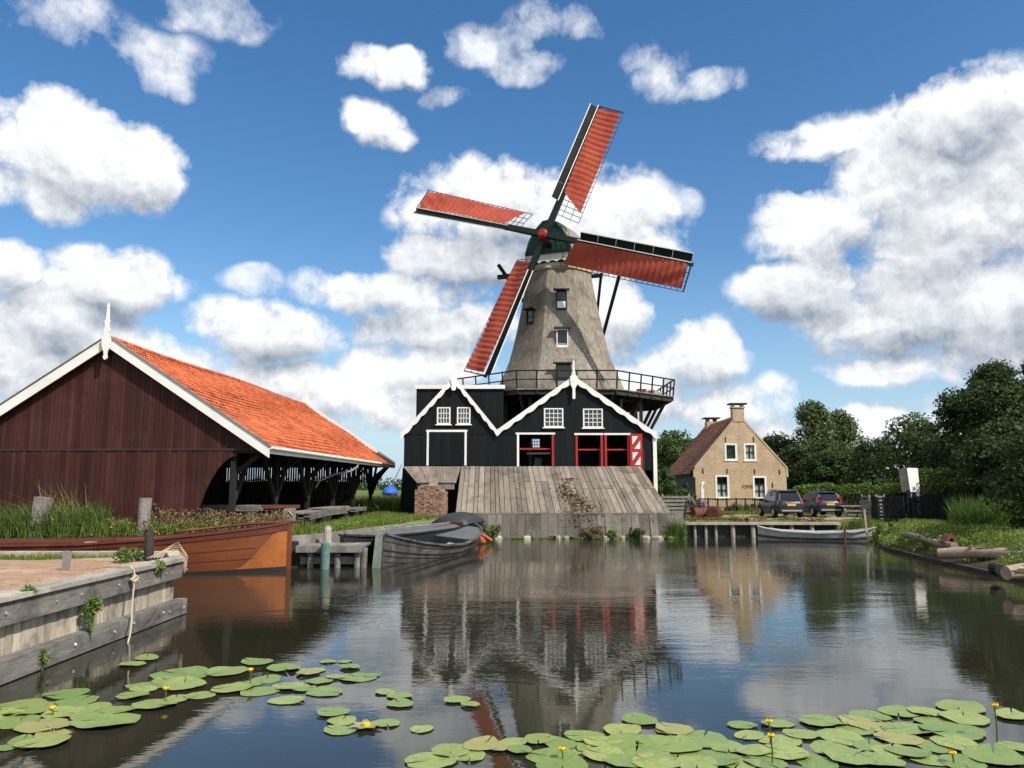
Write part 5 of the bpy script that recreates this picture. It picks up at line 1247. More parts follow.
for s in (0, 1): wh.tube([(0, -.05+.25*s, 0), (0, .05+.25*s, 0)], .22, 16)
wh.tube([(0, -.05, 0), (0, .3, 0)], .08, 8); o = wh.build('log_roller', M['iron_rust']); o.location = gnd(951, 540, .85); tag(o, 'rusty iron roller wheel on the bank beside the thin log', 'roller')
dkb = MB().tube([(0, 0, 0), (0, .3, 0), (.05, .5, .05)], [.16, .2, .14], 12).build('tyre_fender', M['tyre']); dkb.location = gnd(1000, 570, .35); tag(dkb, 'black tyre hanging at the end of the thick pale log', 'tyre')

# blue covered thing far in the field
bt_ = thing('covered_trailer', 'blue tarpaulin covered boat with leaning grey mast far in the field', 'trailer', (at(390, 482, 128).x, 128, .95), world=False)
rings = [[(s*w_, y, z+h_*(1-s*s)) for s in np.linspace(-1, 1, 9)] for y, w_, z, h_ in ((-2, .5, .9, .3), (-1.2, 1.2, .8, 1.2), (1, 1.3, .8, 1.3), (2.2, .6, .9, .7))]
o = MB().loft(rings, close=True, caps=True).build('tarpaulin', M['blue_tarp'], None, True); o.parent = bt_
o = MB().bb((-.9, -1.6, .35), (.9, 1.8, .8)).build('chassis', M['dark_wood']); o.parent = bt_
o = MB().tube([(.2, 0, 1.8), (1.8, 0, 5.4)], [.1, .07], 8).build('mast', M['grey_wood']); o.parent = bt_
for s in (-1, 1):
    o = MB().tube([(s*.95, 0, .36), (s*1.12, 0, .36)], .36, 14).build('wheel', M['tyre']); o.parent = bt_
fp_ = MB().tube([(0, 0, 0), (0, 0, 2.0)], .05, 8).tube([(0, 0, 2.0), (0, 0, 2.15)], .1, 8).build('lamp_pole', M['grey_wood']); p = at(819, 505, 60); fp_.location = (p.x, 60, .95); tag(fp_, 'thin grey pole behind the dark blue car', 'pole')

# ------------------------------------------------------------------ vegetation
def tree(name, label, loc, H_, env, nclump, nleaf, lsize, mat, seed, trunk=.25, group=None, base=.18, clump=.9, trunk_top=.75):
    """env(f) -> crown radius at height fraction f (0 base of crown..1 top)"""
    rng = np.random.default_rng(seed); t = thing(name, label, 'tree', loc, 0, group, world=False)
    tk = MB(); top = np.array([rng.normal()*.3, rng.normal()*.3, H_*trunk_top])
    pts = [(0, 0, -.2), (.05, .03, H_*.2), tuple(top*.6), tuple(top)]; tk.tube(pts, [trunk*1.25, trunk, trunk*.65, trunk*.15], 8)
    cl = []
    for i in range(nclump):
        f = rng.uniform(0, 1)**.85; rad = env(f); th = rng.uniform(0, 2*np.pi); rr = rad*np.sqrt(rng.uniform(.12, 1.0))
        cl.append([rr*np.cos(th), rr*np.sin(th), H_*(base+(1-base)*f)-clump*.5*f, clump*rng.uniform(.6, 1.35)])
    cl = np.array(cl)
    for c in cl[:: max(1, nclump//14)]:
        f = min(.9, max(.15, c[2]/H_*.7)); s_ = Vector(top)*f
        tk.tube([s_, s_.lerp(Vector(c[:3]), .5)+Vector((0, 0, .1)), Vector(c[:3])], [trunk*.4, trunk*.25, .03], 6)
    o = tk.build('trunk', M['bark']); o.parent = t
    k = rng.integers(0, nclump, nleaf); d = unit(rng.normal(size=(nleaf, 3))); rad = cl[k, 3:4]*rng.uniform(.35, 1.0, size=(nleaf, 1))**.6
    d2 = d*rad*np.array([1.15, 1.15, .72]); pos = cl[k, :3]+d2
    v, f = leaves(pos, lsize, .5, d*.8, rng); npmesh('crown', v, f, mat, t)
    return t
def shrub(name, label, loc, R_, H_, nleaf, lsize, mat, seed, cat='bush', group=None):
    rng = np.random.default_rng(seed); t = thing(name, label, cat, loc, 0, group, world=False)
    tk = MB()
    for i in range(7):
        a = rng.uniform(0, 6.28); e = Vector((math.cos(a)*R_*.6, math.sin(a)*R_*.6, H_*rng.uniform(.5, .85))); tk.tube([(0, 0, -.1), e*.5+Vector((0, 0, .1)), e], [.02, .014, .006] if R_ < .5 else [.035, .025, .01], 5)
    o = tk.build('stems', M['stem']); o.parent = t
    nc = 26; th = rng.uniform(0, 2*np.pi, nc); rr = R_*np.sqrt(rng.uniform(0, 1, nc))*.85; cz = H_*rng.uniform(.15, .9, nc)*(1-.35*(rr/R_)**2); cr = rng.uniform(.18, .38, nc)*min(R_, H_)
    cc = np.stack([rr*np.cos(th), rr*np.sin(th), cz], 1); k = rng.integers(0, nc, nleaf); d = unit(rng.normal(size=(nleaf, 3)))
    pos = cc[k]+d*cr[k][:, None]*rng.uniform(.4, 1, (nleaf, 1)); v, f = leaves(pos, lsize, .5, d*.7, rng); npmesh('foliage', v, f, mat, t)
    return t
P = lambda px, Y: (at(px, 480, Y).x, Y, .9)
ell = lambda r: (lambda f: r*math.sqrt(max(.05, 1-(2*f-.9)**2/1.25)))
cone = lambda r: (lambda f: r*(1-f)**.7*(.35+.65*min(1, f*5+.35))+.25)
def T(px, Y, topy, rw, env, ncl, nl, ls, mat, seed, label, group, **kw):
    H_ = at(px, topy, Y).z-.9; return tree(kw.pop('name', 'tree'), label, P(px, Y), H_, env(rw), ncl, nl, ls, M[mat], seed, group=group, **kw)
gA_ = 'trees behind the sawmill and the house'; gB_ = 'tall trees right of the house'; gC_ = 'dark trees on the right bank'
T(676, 92, 431, 3.6, ell, 60, 9000, .17, 'leaf_mid', 1, 'round green tree behind the gap between sawmill and house', gA_, base=.12, clump=1.1)
T(694, 96, 438, 3.4, ell, 50, 7000, .17, 'leaf_dark', 2, 'lower dark tree behind the left roof of the house', gA_, base=.1, clump=1.1)
T(662, 98, 440, 3.0, ell, 45, 6000, .17, 'leaf_mid', 3, 'small rounded tree right beside the white corner of the sawmill', gA_, base=.1, clump=1.1)
T(817, 84, 402, 3.0, cone, 80, 11000, .16, 'leaf_poplar', 4, 'tallest pointed poplar right of the house, left of a pair', gB_, base=.08, clump=1.0, trunk_top=.9)
T(842, 86, 408, 2.9, cone, 80, 11000, .16, 'leaf_poplar', 5, 'pointed poplar standing right of the tallest poplar', gB_, base=.08, clump=1.0, trunk_top=.9)
T(784, 88, 432, 3.0, ell, 60, 8000, .17, 'leaf_dark', 6, 'dark bushy tree close to the right roof slope of the house', gB_, base=.08, clump=1.1)
T(803, 82, 444, 2.6, ell, 55, 7000, .16, 'leaf_dark', 7, 'low dark tree at the foot of the poplars behind the cars', gB_, base=.06, clump=1.0)
T(830, 80, 450, 2.8, ell, 55, 7000, .16, 'leaf_dark', 8, 'low broad dark tree behind the dark blue car', gB_, base=.06, clump=1.0)
T(860, 80, 446, 2.6, ell, 55, 7000, .16, 'leaf_mid', 9, 'low green tree just right of the poplars', gB_, base=.06, clump=1.0)
T(880, 74, 438, 2.6, ell, 60, 8000, .15, 'leaf_dark', 10, 'dark tree left of the pale green crowned tree', gC_, base=.06, clump=1.0)
T(916, 66, 416, 2.5, ell, 70, 10000, .14, 'leaf_mid', 12, 'medium pale green crowned tree behind the white board', gC_, base=.08, clump=.9)
T(944, 62, 428, 2.6, ell, 70, 10000, .13, 'leaf_dark', 13, 'dark tree between the white board and the largest tree', gC_, base=.06, clump=.9)
big = lambda r: (lambda f: r*(.62+.55*math.sin(min(1, f*1.15)*math.pi)**.8)*(1 if f < .82 else (1.02-f)/.2))
T(1002, 50, 364, 3.0, big, 130, 30000, .12, 'leaf_dark', 14, 'largest dark tree with ragged crown at the right edge', gC_, base=.1, clump=.85, trunk=.4, name='tree')
T(1060, 52, 352, 4.0, big, 110, 22000, .13, 'leaf_dark', 15, 'big dark tree cut off by the right edge of the view', gC_, base=.1, clump=1.0, trunk=.4)
T(1015, 44, 420, 2.6, ell, 80, 16000, .11, 'leaf_dark', 16, 'lower dark tree in front of the largest tree at the right', gC_, base=.04, clump=.8)
T(975, 56, 432, 2.8, ell, 80, 14000, .12, 'leaf_dark', 17, 'dark bushy tree under the left side of the largest tree', gC_, base=.04, clump=.85)
T(1075, 34, 400, 3.2, ell, 90, 14000, .11, 'leaf_dark', 18, 'dark near tree hanging in at the far right edge', gC_, base=.06, clump=.8)
# side branch of the largest tree reaching left
# hedges
def hedge(label, x0, x1, y, H_, dep, nl, ls, mat, seed, topmat=None):
    rng = np.random.default_rng(seed); t = thing('hedge', label, 'hedge', ((x0+x1)/2, y, .9), 0, None, world=False); L = x1-x0
    def vol(nl_, z0, z1, sx=1.):
        u = rng.uniform(-1, 1, (nl_, 3)); ax = rng.integers(0, 3, nl_); u[np.arange(nl_), ax] = np.sign(u[np.arange(nl_), ax])*rng.uniform(.82, 1.04, nl_)
        return np.stack([u[:, 0]*L/2*sx, u[:, 1]*dep/2, z0+(u[:, 2]*.5+.5)*(z1-z0)+.08*np.sin(u[:, 0]*9)], 1)
    v, f = leaves(vol(nl, 0, H_), ls, .3, None, rng); npmesh('foliage', v, f, M[mat], t)
    if topmat:
        pos = vol(nl//3, H_*.88, H_*1.35); pos[:, 2] += .25*np.abs(np.sin(pos[:, 0]*2.1+seed))*rng.uniform(0, 1, len(pos)); v, f = leaves(pos, ls*1.2, .8, None, rng); npmesh('new_shoots', v, f, M[topmat], t)
    o = MB().bb((-L/2+.15, -dep/2+.2, 0), (L/2-.15, dep/2-.2, H_-.2)).build('branches', M['bark']); o.parent = t
    return t
hedge('long clipped hedge with bright shoots behind the cars and table', at(798, 490, 60).x, at(905, 490, 60).x, 60, 1.55, 1.4, 9000, .09, 'leaf_dark', 21, 'leaf_bright')
hedge('short clipped hedge with bright top behind the reeds', at(962, 490, 46).x, at(1002, 490, 46).x, 45.6, 2.25, 1.4, 6000, .07, 'leaf_mid', 22, 'leaf_bright')
hedge('green hedge rising behind the black fence and white board', at(918, 490, 50).x, at(962, 490, 50).x, 50, 2.2, 1.2, 6000, .08, 'leaf_mid', 23, 'leaf_bright')
# bushes
gS = 'shrubs around the pond'
shrub('bush', 'bright green bush at the left foot of the ramp', (at(487, 530, 47).x, 46.6, .0), .85, 1.0, 2200, .055, M['leaf_bright'], 31)
shrub('bush', 'dry brown green bush at the middle foot of the ramp', (at(592, 533, 46.6).x, 46.5, .0), .7, .75, 1600, .05, M['leaf_dry'], 32)
shrub('bush', 'small round dark bush at the ramp foot left of the reeds', (at(636, 533, 46.6).x, 46.5, .0), .5, .8, 1400, .05, M['leaf_mid'], 33)
shrub('bush', 'tiny green tuft at the ramp foot between brown and round bush', (at(611, 534, 46.6).x, 46.5, .0), .35, .5, 700, .05, M['leaf_bright'], 34)
shrub('bush', 'leafy green shrub against the dark left wall of the house', (at(684, 500, 66).x, 65.5, .9), 1.2, 2.6, 2600, .11, M['leaf_mid'], 35)
shrub('bush', 'tall shrub filling the gap behind the slatted gate', (at(666, 500, 60).x, 60, .9), 1.3, 3.6, 3000, .11, M['leaf_mid'], 36)
shrub('bush', 'pale green bank shrub at the stern of the pale boat', (at(887, 540, 43).x, 42.7, .15), .9, .95, 2400, .055, M['leaf_bright'], 37)
shrub('bush', 'pale green weed clump on the bank below the black fence', (at(925, 545, 41).x, 40.6, .2), .9, .8, 2200, .055, M['leaf_bright'], 38)
shrub('bush', 'bright weed clump at the water edge before the logs', (at(991, 560, 30.5).x, 30.3, .1), .5, .6, 1400, .04, M['leaf_bright'], 39)
shrub('bush', 'dry brown weed mound on the bank left of the shed arch', (at(170, 520, 32).x, 31.9, 1.0), 1.3, 1.15, 2600, .05, M['leaf_dry'], 40)
shrub('bush', 'dry yellowish shrub on the bank behind the orange bow', (at(258, 520, 32).x, 31.8, 1.0), 1.2, 1.0, 2600, .05, M['leaf_dry'], 41)
shrub('bush', 'green spiky weed before the dark shed arch', (at(205, 520, 32).x, 32.2, 1.0), .9, 1.0, 1800, .05, M['leaf_mid'], 42)
shrub('bush', 'green climbing weed hanging on the grey quay face', (-7.72, 15.1, .3), .2, .85, 620, .03, M['leaf_weed'], 43)
shrub('bush', 'small green weed on the capping of the quay near its end', (-7.8, 18.0, 1.12), .2, .3, 420, .028, M['leaf_weed'], 44)
shrub('bush', 'grassy tuft around the rotten post on the quay end', (-8.95, 19.0, 1.2), .35, .45, 800, .035, M['leaf_bright'], 45)
shrub('bush', 'tiny weed sprouting from the near end of the quay capping', (-7.85, 13.3, 1.25), .14, .16, 220, .022, M['leaf_weed'], 46)
shrub('bush', 'little weed low on the lower beam of the quay', (-7.70, 13.6, .1), .12, .3, 220, .024, M['leaf_weed'], 47)
shrub('flower_bed', 'purple flowers growing above the rusty drums', (at(702, 505, 51.5).x, 51.4, 1.0), .6, 1.2, 1100, .06, M['leaf_purple'], 48, 'flowers')
shrub('bush', 'low row of green garden plants before the house wall', (at(742, 505, 62).x, 62, .9), 1.6, .8, 2000, .07, M['leaf_bright'], 49)
shrub('bush', 'garden plants with pale leaves behind the parked cars', (at(770, 505, 61.5).x, 62, .9), 1.0, 1.0, 1300, .07, M['leaf_bright'], 50)
# reeds and grass
def reed_clump(label, loc, rad, n_, h, w_, seed, mat='reed', lean=.35):
    rng = np.random.default_rng(seed); th = rng.uniform(0, 2*np.pi, n_); r = rad*np.sqrt(rng.uniform(0, 1, n_)); pos = np.stack([r*np.cos(th), r*np.sin(th)*.7, np.zeros(n_)], 1)
    v, f = blades(pos, h, w_, lean, rng); o = npmesh('reed_clump', v, f, M[mat]); o.location = loc; return tag(o, label, 'reeds')
reed_clump('tall green reed clump on the right bank before the clipped hedge', (at(984, 540, 40).x, 40, .45), 1.5, 1500, 2.0, .045, 61)
reed_clump('green reed clump at the right foot of the ramp beside the far quay', (at(676, 540, 47).x, 46.9, -.05), .6, 420, 1.15, .035, 62)
reed_clump('pale tall grass clump on the bank behind the left grey post', (at(62, 520, 31.5).x, 31.8, 1.1), 1.1, 260, 2.0, .03, 63, 'grass_dry', .8)
reed_clump('fresh green reeds between the left and right bank posts', (at(88, 520, 31.3).x, 31.4, 1.1), .9, 300, 1.2, .04, 64, 'reed')
def grass(name, label, poly, n_, h, w_, mat, seed, lean=.5, wob=.0):
    rng = np.random.default_rng(seed); Pn = np.array(poly); Q = np.roll(Pn, -1, 0); out = []
    lo, hi = Pn.min(0), Pn.max(0)
    while sum(map(len, out)) < n_:
        p = rng.uniform(lo, hi, (n_, 2)); c = ((Pn[:, 1] > p[:, 1:2]) != (Q[:, 1] > p[:, 1:2])) & (p[:, :1] < (Q[:, 0]-Pn[:, 0])*(p[:, 1:2]-Pn[:, 1])/(Q[:, 1]-Pn[:, 1]+1e-12)+Pn[:, 0])
        p = p[c.sum(1) % 2 == 1]
        if wob: p = p[(np.sin(p[:, 0]*1.9+seed)+np.sin(p[:, 1]*2.3)+rng.normal(0, .5, len(p))) > -wob]
        out.append(p)
    p = np.concatenate(out)[:n_]; z = np.concatenate([height(p[i:i+4000, 0], p[i:i+4000, 1]) for i in range(0, len(p), 4000)])-.03
    v, f = blades(np.column_stack([p, z]), h, w_, lean, rng); return tag(npmesh(name, v, f, M[mat]), label, kind='stuff')
grass('grass', 'rough green grass on the left bank', [(-24, 30.8), (-8.4, 30.8), (-7.2, 32.2), (-9.5, 33), (-24, 32)], 9000, .55, .03, 'grass', 71, .6)
grass('dry_grass', 'dry grass mixed on the left bank', [(-20, 31.0), (-8.6, 31.0), (-9.5, 32.2), (-20, 32)], 2200, .75, .02, 'grass_dry', 72, .7)
def weeds(label, poly, n_, hmax, ls, mat, seed):
    rng = np.random.default_rng(seed); lo, hi = np.array(poly).min(0), np.array(poly).max(0); c = rng.uniform(lo, hi, (n_//26, 2)); k = rng.integers(0, len(c), n_)
    zmin = .0 if 'foot' in label else -9
    hh = hmax*rng.uniform(.4, 1, len(c))[k]*rng.uniform(.1, 1, n_); p = c[k]+rng.normal(0, .14, (n_, 2)); z = np.concatenate([height(p[i:i+4000, 0], p[i:i+4000, 1]) for i in range(0, n_, 4000)])
    z = np.maximum(z, zmin)+hh
    v, f = leaves(np.column_stack([p, z]), ls, .4, None, rng); return tag(npmesh('weeds', v, f, M[mat]), label, kind='stuff')
weeds('leafy weeds on the left bank', [(-20, 30.9), (-8.6, 31.9)], 5200, .6, .06, 'leaf_weed', 91)
weeds('brown dying weeds on the left bank', [(-14.5, 31.0), (-8.8, 32.2)], 7000, 1.0, .05, 'leaf_dry', 92)
weeds('dock leaves in the grass by the boats', [(-8.0, 33.5), (-6.4, 37)], 1300, .3, .05, 'leaf_weed', 93)
weeds('weeds on the right bank', [(17.9, 33), (20.5, 43)], 4200, .5, .07, 'leaf_weed', 94)
weeds('weeds around the near logs', [(17.2, 22), (23, 34)], 5200, .4, .06, 'leaf_weed', 96)
weeds('dry weeds among the logs', [(17.0, 24), (21, 40)], 1800, .45, .045, 'leaf_dry', 97)
weeds('low weeds at the ramp foot', [(-3.0, 46.3), (9.2, 46.55)], 1500, .22, .045, 'leaf_weed', 98)
weeds('weeds along the far quay', [(10, 48.6), (19, 49.2)], 1300, .3, .06, 'leaf_dry', 95)
grass('grass', 'tall reeds along the bank at far left', [(-24, 30.8), (-16.5, 30.8), (-15.5, 31.9), (-24, 31.9)], 2600, 1.25, .035, 'reed', 73, .5)
grass('grass', 'short green grass between shed and sawmill', [(-8.6, 33), (-6.5, 33), (-5.3, 42.5), (-4.6, 46), (-4.3, 49.5), (-7.0, 52), (-8.3, 57), (-9, 57)], 22000, .26, .03, 'grass', 74, .7)
grass('grass', 'meadow grass beyond the boat shed', [(-14, 57), (-7.2, 52.5), (-6.8, 62), (-9, 80), (-20, 80), (-14, 60)], 16000, .9, .06, 'grass', 75, .6)
grass('dry_grass', 'dry meadow grass beyond the boat shed', [(-14, 58), (-7.2, 54), (-6.8, 62), (-9, 80), (-20, 80), (-14, 60)], 5000, 1.15, .05, 'grass_dry', 76, .6)
grass('grass', 'grass on the far quay and garden', [(9.8, 49), (13, 49.2), (12, 51.5), (14, 58), (24, 58.5), (26, 62), (14, 64), (10, 56)], 12000, .28, .045, 'grass', 77, .7)
grass('grass', 'bank grass on the right side', [(19.6, 47.5), (19.3, 43.4), (18.2, 40), (17.3, 34), (16.6, 24), (24, 22), (24, 47)], 17000, .32, .03, 'grass', 78, .7, .3)
grass('grass', 'patchy grass on the near quay', [(-20, 19.6), (-9.0, 20.4), (-9.0, 21.1), (-20, 21.1)], 5200, .16, .018, 'grass', 79, .7)
grass('grass', 'sparse tufts in the dirt path', [(-20, 10), (-8.1, 10), (-8.1, 19.8), (-20, 19.4)], 1500, .1, .015, 'grass', 80, .8, -1.35)
grass('grass', 'grass tufts on the near dirt path', [(-30, 3), (-8.4, 3), (-8.4, 14), (-30, 19)], 5000, .09, .013, 'grass', 83, .8, -1.2)
grass('dry_grass', 'dry tufts beside the quay capping', [(-9.6, 14), (-8.0, 14), (-8.0, 20), (-10.5, 19.8)], 700, .14, .014, 'grass_dry', 81, .8, -.4)
# far woods, one mass beyond the field
rng = np.random.default_rng(5); ang = np.radians(np.linspace(-62, 62, 620)); C_ = []
for a in ang:
    d_ = 420+60*math.sin(a*9)+rng.normal()*25; C_.append((d_*math.sin(a), d_*math.cos(a), rng.uniform(1.5, 4.2)))
C_ = np.array(C_); k = rng.integers(0, len(C_), 24000); d = unit(rng.normal(size=(len(k), 3))); pos = C_[k]+d*np.array([4.5, 4.5, 3.2])*rng.uniform(.4, 1, (len(k), 1)); pos[:, 2] = np.abs(pos[:, 2])+.6
v, f = leaves(pos, .8, .5, d*.7, rng); tag(npmesh('distant_woods', v, f, M['leaf_dark']), 'low far woods along the horizon', kind='stuff')
# rotten bark on the ramp
bk = np.random.default_rng(9); nb = 900; u = bk.normal(0, .5, nb); s_ = np.clip(bk.normal(.82, .26, nb), .3, 1.25)
px_ = 3.45+.9*np.maximum(0, s_-.45)+u*1.0*(.25+s_*.75)+.25*np.sin(s_*9); pos = np.stack([px_, np.where(s_ < 1, YF-.25+(YB-YF+.25)*s_, YB-.55*(s_-1)*2.2), np.where(s_ < 1, ZT+(ZB-ZT)*s_+.05, ZB-(s_-1)*3.2)], 1)
v, f = leaves(pos, .075, 1.2, None, bk); tag(npmesh('bark_debris', v, f, surf('rotten_bark', (.19, .105, .06), (.12, .065, .04), .95, 6, isl=.5)), 'reddish bark debris lying down the ramp', kind='stuff')
# pale stones along the ramp foot
for i, (px, py, w_, lab) in enumerate(((468, 531, .3, 'first pale stone block from the bright bush'), (498, 533, .34, 'low pale stone right of the bright green bush'), (527, 531, .42, 'wide pale stone between bright bush and middle of ramp foot'), (558, 531, .26, 'pale stone at the ramp foot below the first open doorway'), (566, 532, .22, 'small pale stone beside the stone below the first doorway'), (606, 536, .3, 'pale stone between the brown bush and the green tuft'), (623, 535, .25, 'pale stone left of the round dark bush'), (645, 538, .5, 'large low pale stone right of the round dark bush'), (656, 531, .5, 'square pale stone block at the right corner of the ramp'))):
    p = at(px, py, 46.45); o = MB(); nn_ = 7
    o.loft([[(w_*r_*(1+.14*math.sin(k_*2.1+i))*math.cos(2*math.pi*k_/nn_), .7*w_*r_*math.sin(2*math.pi*k_/nn_), z) for k_ in range(nn_)] for r_, z in ((.75, -.2), (.85, .05), (.8, .17), (.55, .24))])
    o = o.build('stone_block', M['stone']); o.location = (p.x, 46.45, -.06); o.rotation_euler = (0, 0, i*.7); tag(o, lab, 'stone', 'pale stones along the ramp foot')

# ------------------------------------------------------------------ lily pads
def pad_mesh(seed):
    rng = np.random.default_rng(seed); n_ = 26; pts = [(0.02, 0)]; a0 = .06
    ph = rng.uniform(0, 6, 3)
    for i in range(n_+1):
        a = a0+(2*math.pi-2*a0)*i/n_; r = .5*(1+.04*math.sin(3*a+ph[0])+.025*math.sin(7*a+ph[1])+.015*math.sin(13*a+ph[2])); pts.append((r*math.cos(a)*1.06, r*math.sin(a)*.94))
    vs = [(pts[0][0], 0, .006)]+[(x*.55, y*.55, .007+.004*math.sin(i*.9+ph[0])) for i, (x, y) in enumerate(pts[1:])]+[(x, y, .003+.05*max(0, math.sin(i*.24+ph[1]))**6+.012*max(0, math.sin(i*.6+ph[2]))**3) for i, (x, y) in enumerate(pts[1:])]
    m_ = n_+1; fs = [(0, 1+i, 2+i) for i in range(n_)]+[(1+i, 1+m_+i, 2+m_+i, 2+i) for i in range(n_)]
    me = bpy.data.meshes.new('lily_pad'); me.from_pydata(vs, [], fs); me.materials.append(M['pad'])
    for p in me.polygons: p.use_smooth = True
    return me
PADM = [pad_mesh(i) for i in range(9)]; PADY = PADM[3].copy(); PADY.materials[0] = M['pad_yellow']
PADS = {
 'green lily pad floating in the near left corner beside the grey quay': [(66, 694, 36), (77, 702, 38), (22, 705, 38), (30, 710, 48), (19, 723, 38), (45, 727, 46), (63, 714, 34), (94, 717, 42), (106, 723, 55), (118, 712, 31), (44, 744, 42), (5, 748, 22), (22, 741, 24), (97, 707, 26), (10, 716, 34), (52, 735, 30), (84, 711, 30)],
 'small green lily pad floating right below the hanging rope': [(132, 665, 24), (147, 659, 24)],
 'green lily pad in the patch left of the lone yellow flower stem': [(132, 697, 27), (155, 706, 40), (184, 686, 42), (181, 675, 54), (150, 686, 38), (200, 696, 30), (197, 673, 24), (143, 690, 26), (168, 682, 30), (176, 700, 26)],
 'green lily pad in the middle patch around the lone yellow flower stem': [(257, 663, 30), (284, 669, 36), (227, 673, 38), (232, 690, 38), (266, 680, 30), (260, 692, 36), (290, 687, 35), (287, 701, 34), (325, 693, 34), (319, 682, 28), (304, 690, 22), (335, 678, 20), (246, 686, 30), (308, 674, 24)],
 'pale lily pad of the far loose row toward the middle of the pond': [(350, 668, 22), (357, 678, 38), (328, 662, 18), (345, 662, 14), (313, 671, 24), (372, 676, 18)],
 'green lily pad in the small trio right of the middle patch': [(385, 693, 22), (400, 697, 27), (400, 705, 28)],
 'green lily pad of the pair near the reflected red sail': [(457, 701, 26), (470, 706, 20)],
 'green lily pad in the short stack left of the yellow star flower': [(333, 714, 31), (342, 721, 31), (340, 731, 31)],
 'green lily pad right of the yellow star flower': [(387, 724, 27)],
 'single lily pad floating alone above the large front patch': [(422, 730, 26)],
 'green lily pad at the left end of the large front patch': [(431, 762, 55), (450, 752, 45), (482, 746, 45), (499, 749, 28), (513, 744, 30), (538, 741, 34), (520, 752, 30), (470, 756, 40)],
 'green lily pad in the middle of the large front patch': [(554, 758, 58), (562, 765, 60), (585, 737, 42), (591, 749, 32), (622, 731, 42), (640, 721, 42), (626, 742, 48), (636, 757, 80), (675, 731, 40), (675, 748, 55), (690, 739, 34), (671, 731, 37), (678, 752, 55), (703, 740, 54), (713, 759, 58), (696, 765, 46), (560, 745, 40), (605, 744, 44), (605, 757, 46), (655, 743, 44), (655, 765, 50), (575, 749, 36), (740, 763, 46), (728, 748, 44)],
 'green lily pad in the right part of the large front patch': [(749, 736, 32), (742, 726, 30), (777, 725, 34), (756, 752, 40), (784, 754, 50), (802, 736, 36), (823, 723, 46), (852, 759, 53), (830, 749, 46), (841, 738, 50), (870, 747, 34), (870, 717, 42), (870, 725, 54), (898, 713, 40), (925, 713, 34), (898, 740, 46), (909, 731, 48), (909, 754, 40), (880, 763, 44), (816, 763, 44), (780, 742, 44), (765, 763, 44), (855, 731, 36), (890, 752, 40)],
 'green lily pad at the far right end of the large front patch': [(960, 708, 46), (964, 719, 48), (953, 733, 57), (955, 745, 44), (994, 758, 57), (1012, 717, 34), (930, 761, 34), (935, 722, 40), (935, 747, 40), (962, 764, 44), (1015, 748, 30)],
}
ip = 0; rp2 = random.Random(3)
for lab, lst in PADS.items():
    for (px, py, w_) in lst:
        p = gnd(px, py, 0); dist = math.hypot(p.x, p.y, EYE); dia = w_*dist/F*(.84 if 'large front' in lab else .93)
        yel = rp2.random() < .045
        o = bpy.data.objects.new('lily_pad', PADY if yel else PADM[ip % 9]); COL.objects.link(o)
        o.location = (p.x, p.y, .005+.0026*(ip % 11)); o.scale = (dia, dia*rp2.uniform(.9, 1.05), dia); o.rotation_euler = (rp2.gauss(0, .014), rp2.gauss(0, .014), rp2.uniform(0, 6.28))
        tag(o, lab.replace('green ', 'yellowing ').replace('pale ', 'yellowing ') if yel else lab, 'lily pad', lab.split(' in the ')[-1] and ('lily pads: '+' '.join(lab.split()[-4:]))); ip += 1
def flower(px, py, pyb, label, open_=True):
    p = gnd(px, pyb, 0); dist = math.hypot(p.x, p.y, EYE); h = max(.03, (pyb-py)*dist/F)
    t = thing('water_lily_flower', label, 'flower', (p.x, p.y, 0), 0, 'yellow water lily flowers', world=False)
    o = MB().tube([(0, 0, -.1), (.01, 0, h*.5), (0, 0, h)], .009, 6).build('stem', M['stem']); o.parent = t
    mb = MB()
    for k in range(6):
        a = k*1.047; c, s = math.cos(a), math.sin(a); r = .05
        mb.loft([[(c*q-s*w2, s*q+c*w2, h+z) for w2 in (-ww, 0, ww)] for q, z, ww in ((.02, 0, .008), (.03, .008, .018), (.042, .03, .02), (.03, .05, .008))], close=False, caps=False)
    mb.tube([(0, 0, h), (0, 0, h+.025)], .02, 8); o = mb.build('petals', M['yellow']); o.parent = t
    return t
flower(250, 673, 685, 'yellow flower on a dark stem in the middle pad patch')
flower(165, 692, 702, 'yellow flower low over the pads left of the middle patch')
flower(52, 711, 717, 'yellow flower between the pads in the near left corner')
flower(770, 727, 747, 'upper yellow flower of the two standing close in the front patch')
flower(772, 742, 764, 'lower yellow flower of the two standing close in the front patch')
flower(997, 715, 741, 'yellow flower on a tall stem alone at the far right')
flower(953, 757, 764, 'yellow bud low among the right hand pads')
flower(562, 752, 760, 'yellow green bud in the middle of the front patch')
t = thing('water_lily_flower', 'yellow star shaped flower floating flat beside a lily pad', 'flower', gnd(366, 728, 0), 0, 'yellow water lily flowers', world=False); mb = MB()
for k in range(7):
    a = k*.8976; c, s = math.cos(a), math.sin(a); mb.loft([[(c*q-s*w2, s*q+c*w2, z) for w2 in (-ww, 0, ww)] for q, z, ww in ((.02, .02, .02), (.12, .04, .06), (.2, .05, .02))], close=False, caps=False)
o = mb.build('petals', M['pad_yellow']); o.parent = t
o = MB().tube([(0, 0, .02), (0, 0, .06)], .05, 8).build('centre', M['yellow']); o.parent = t

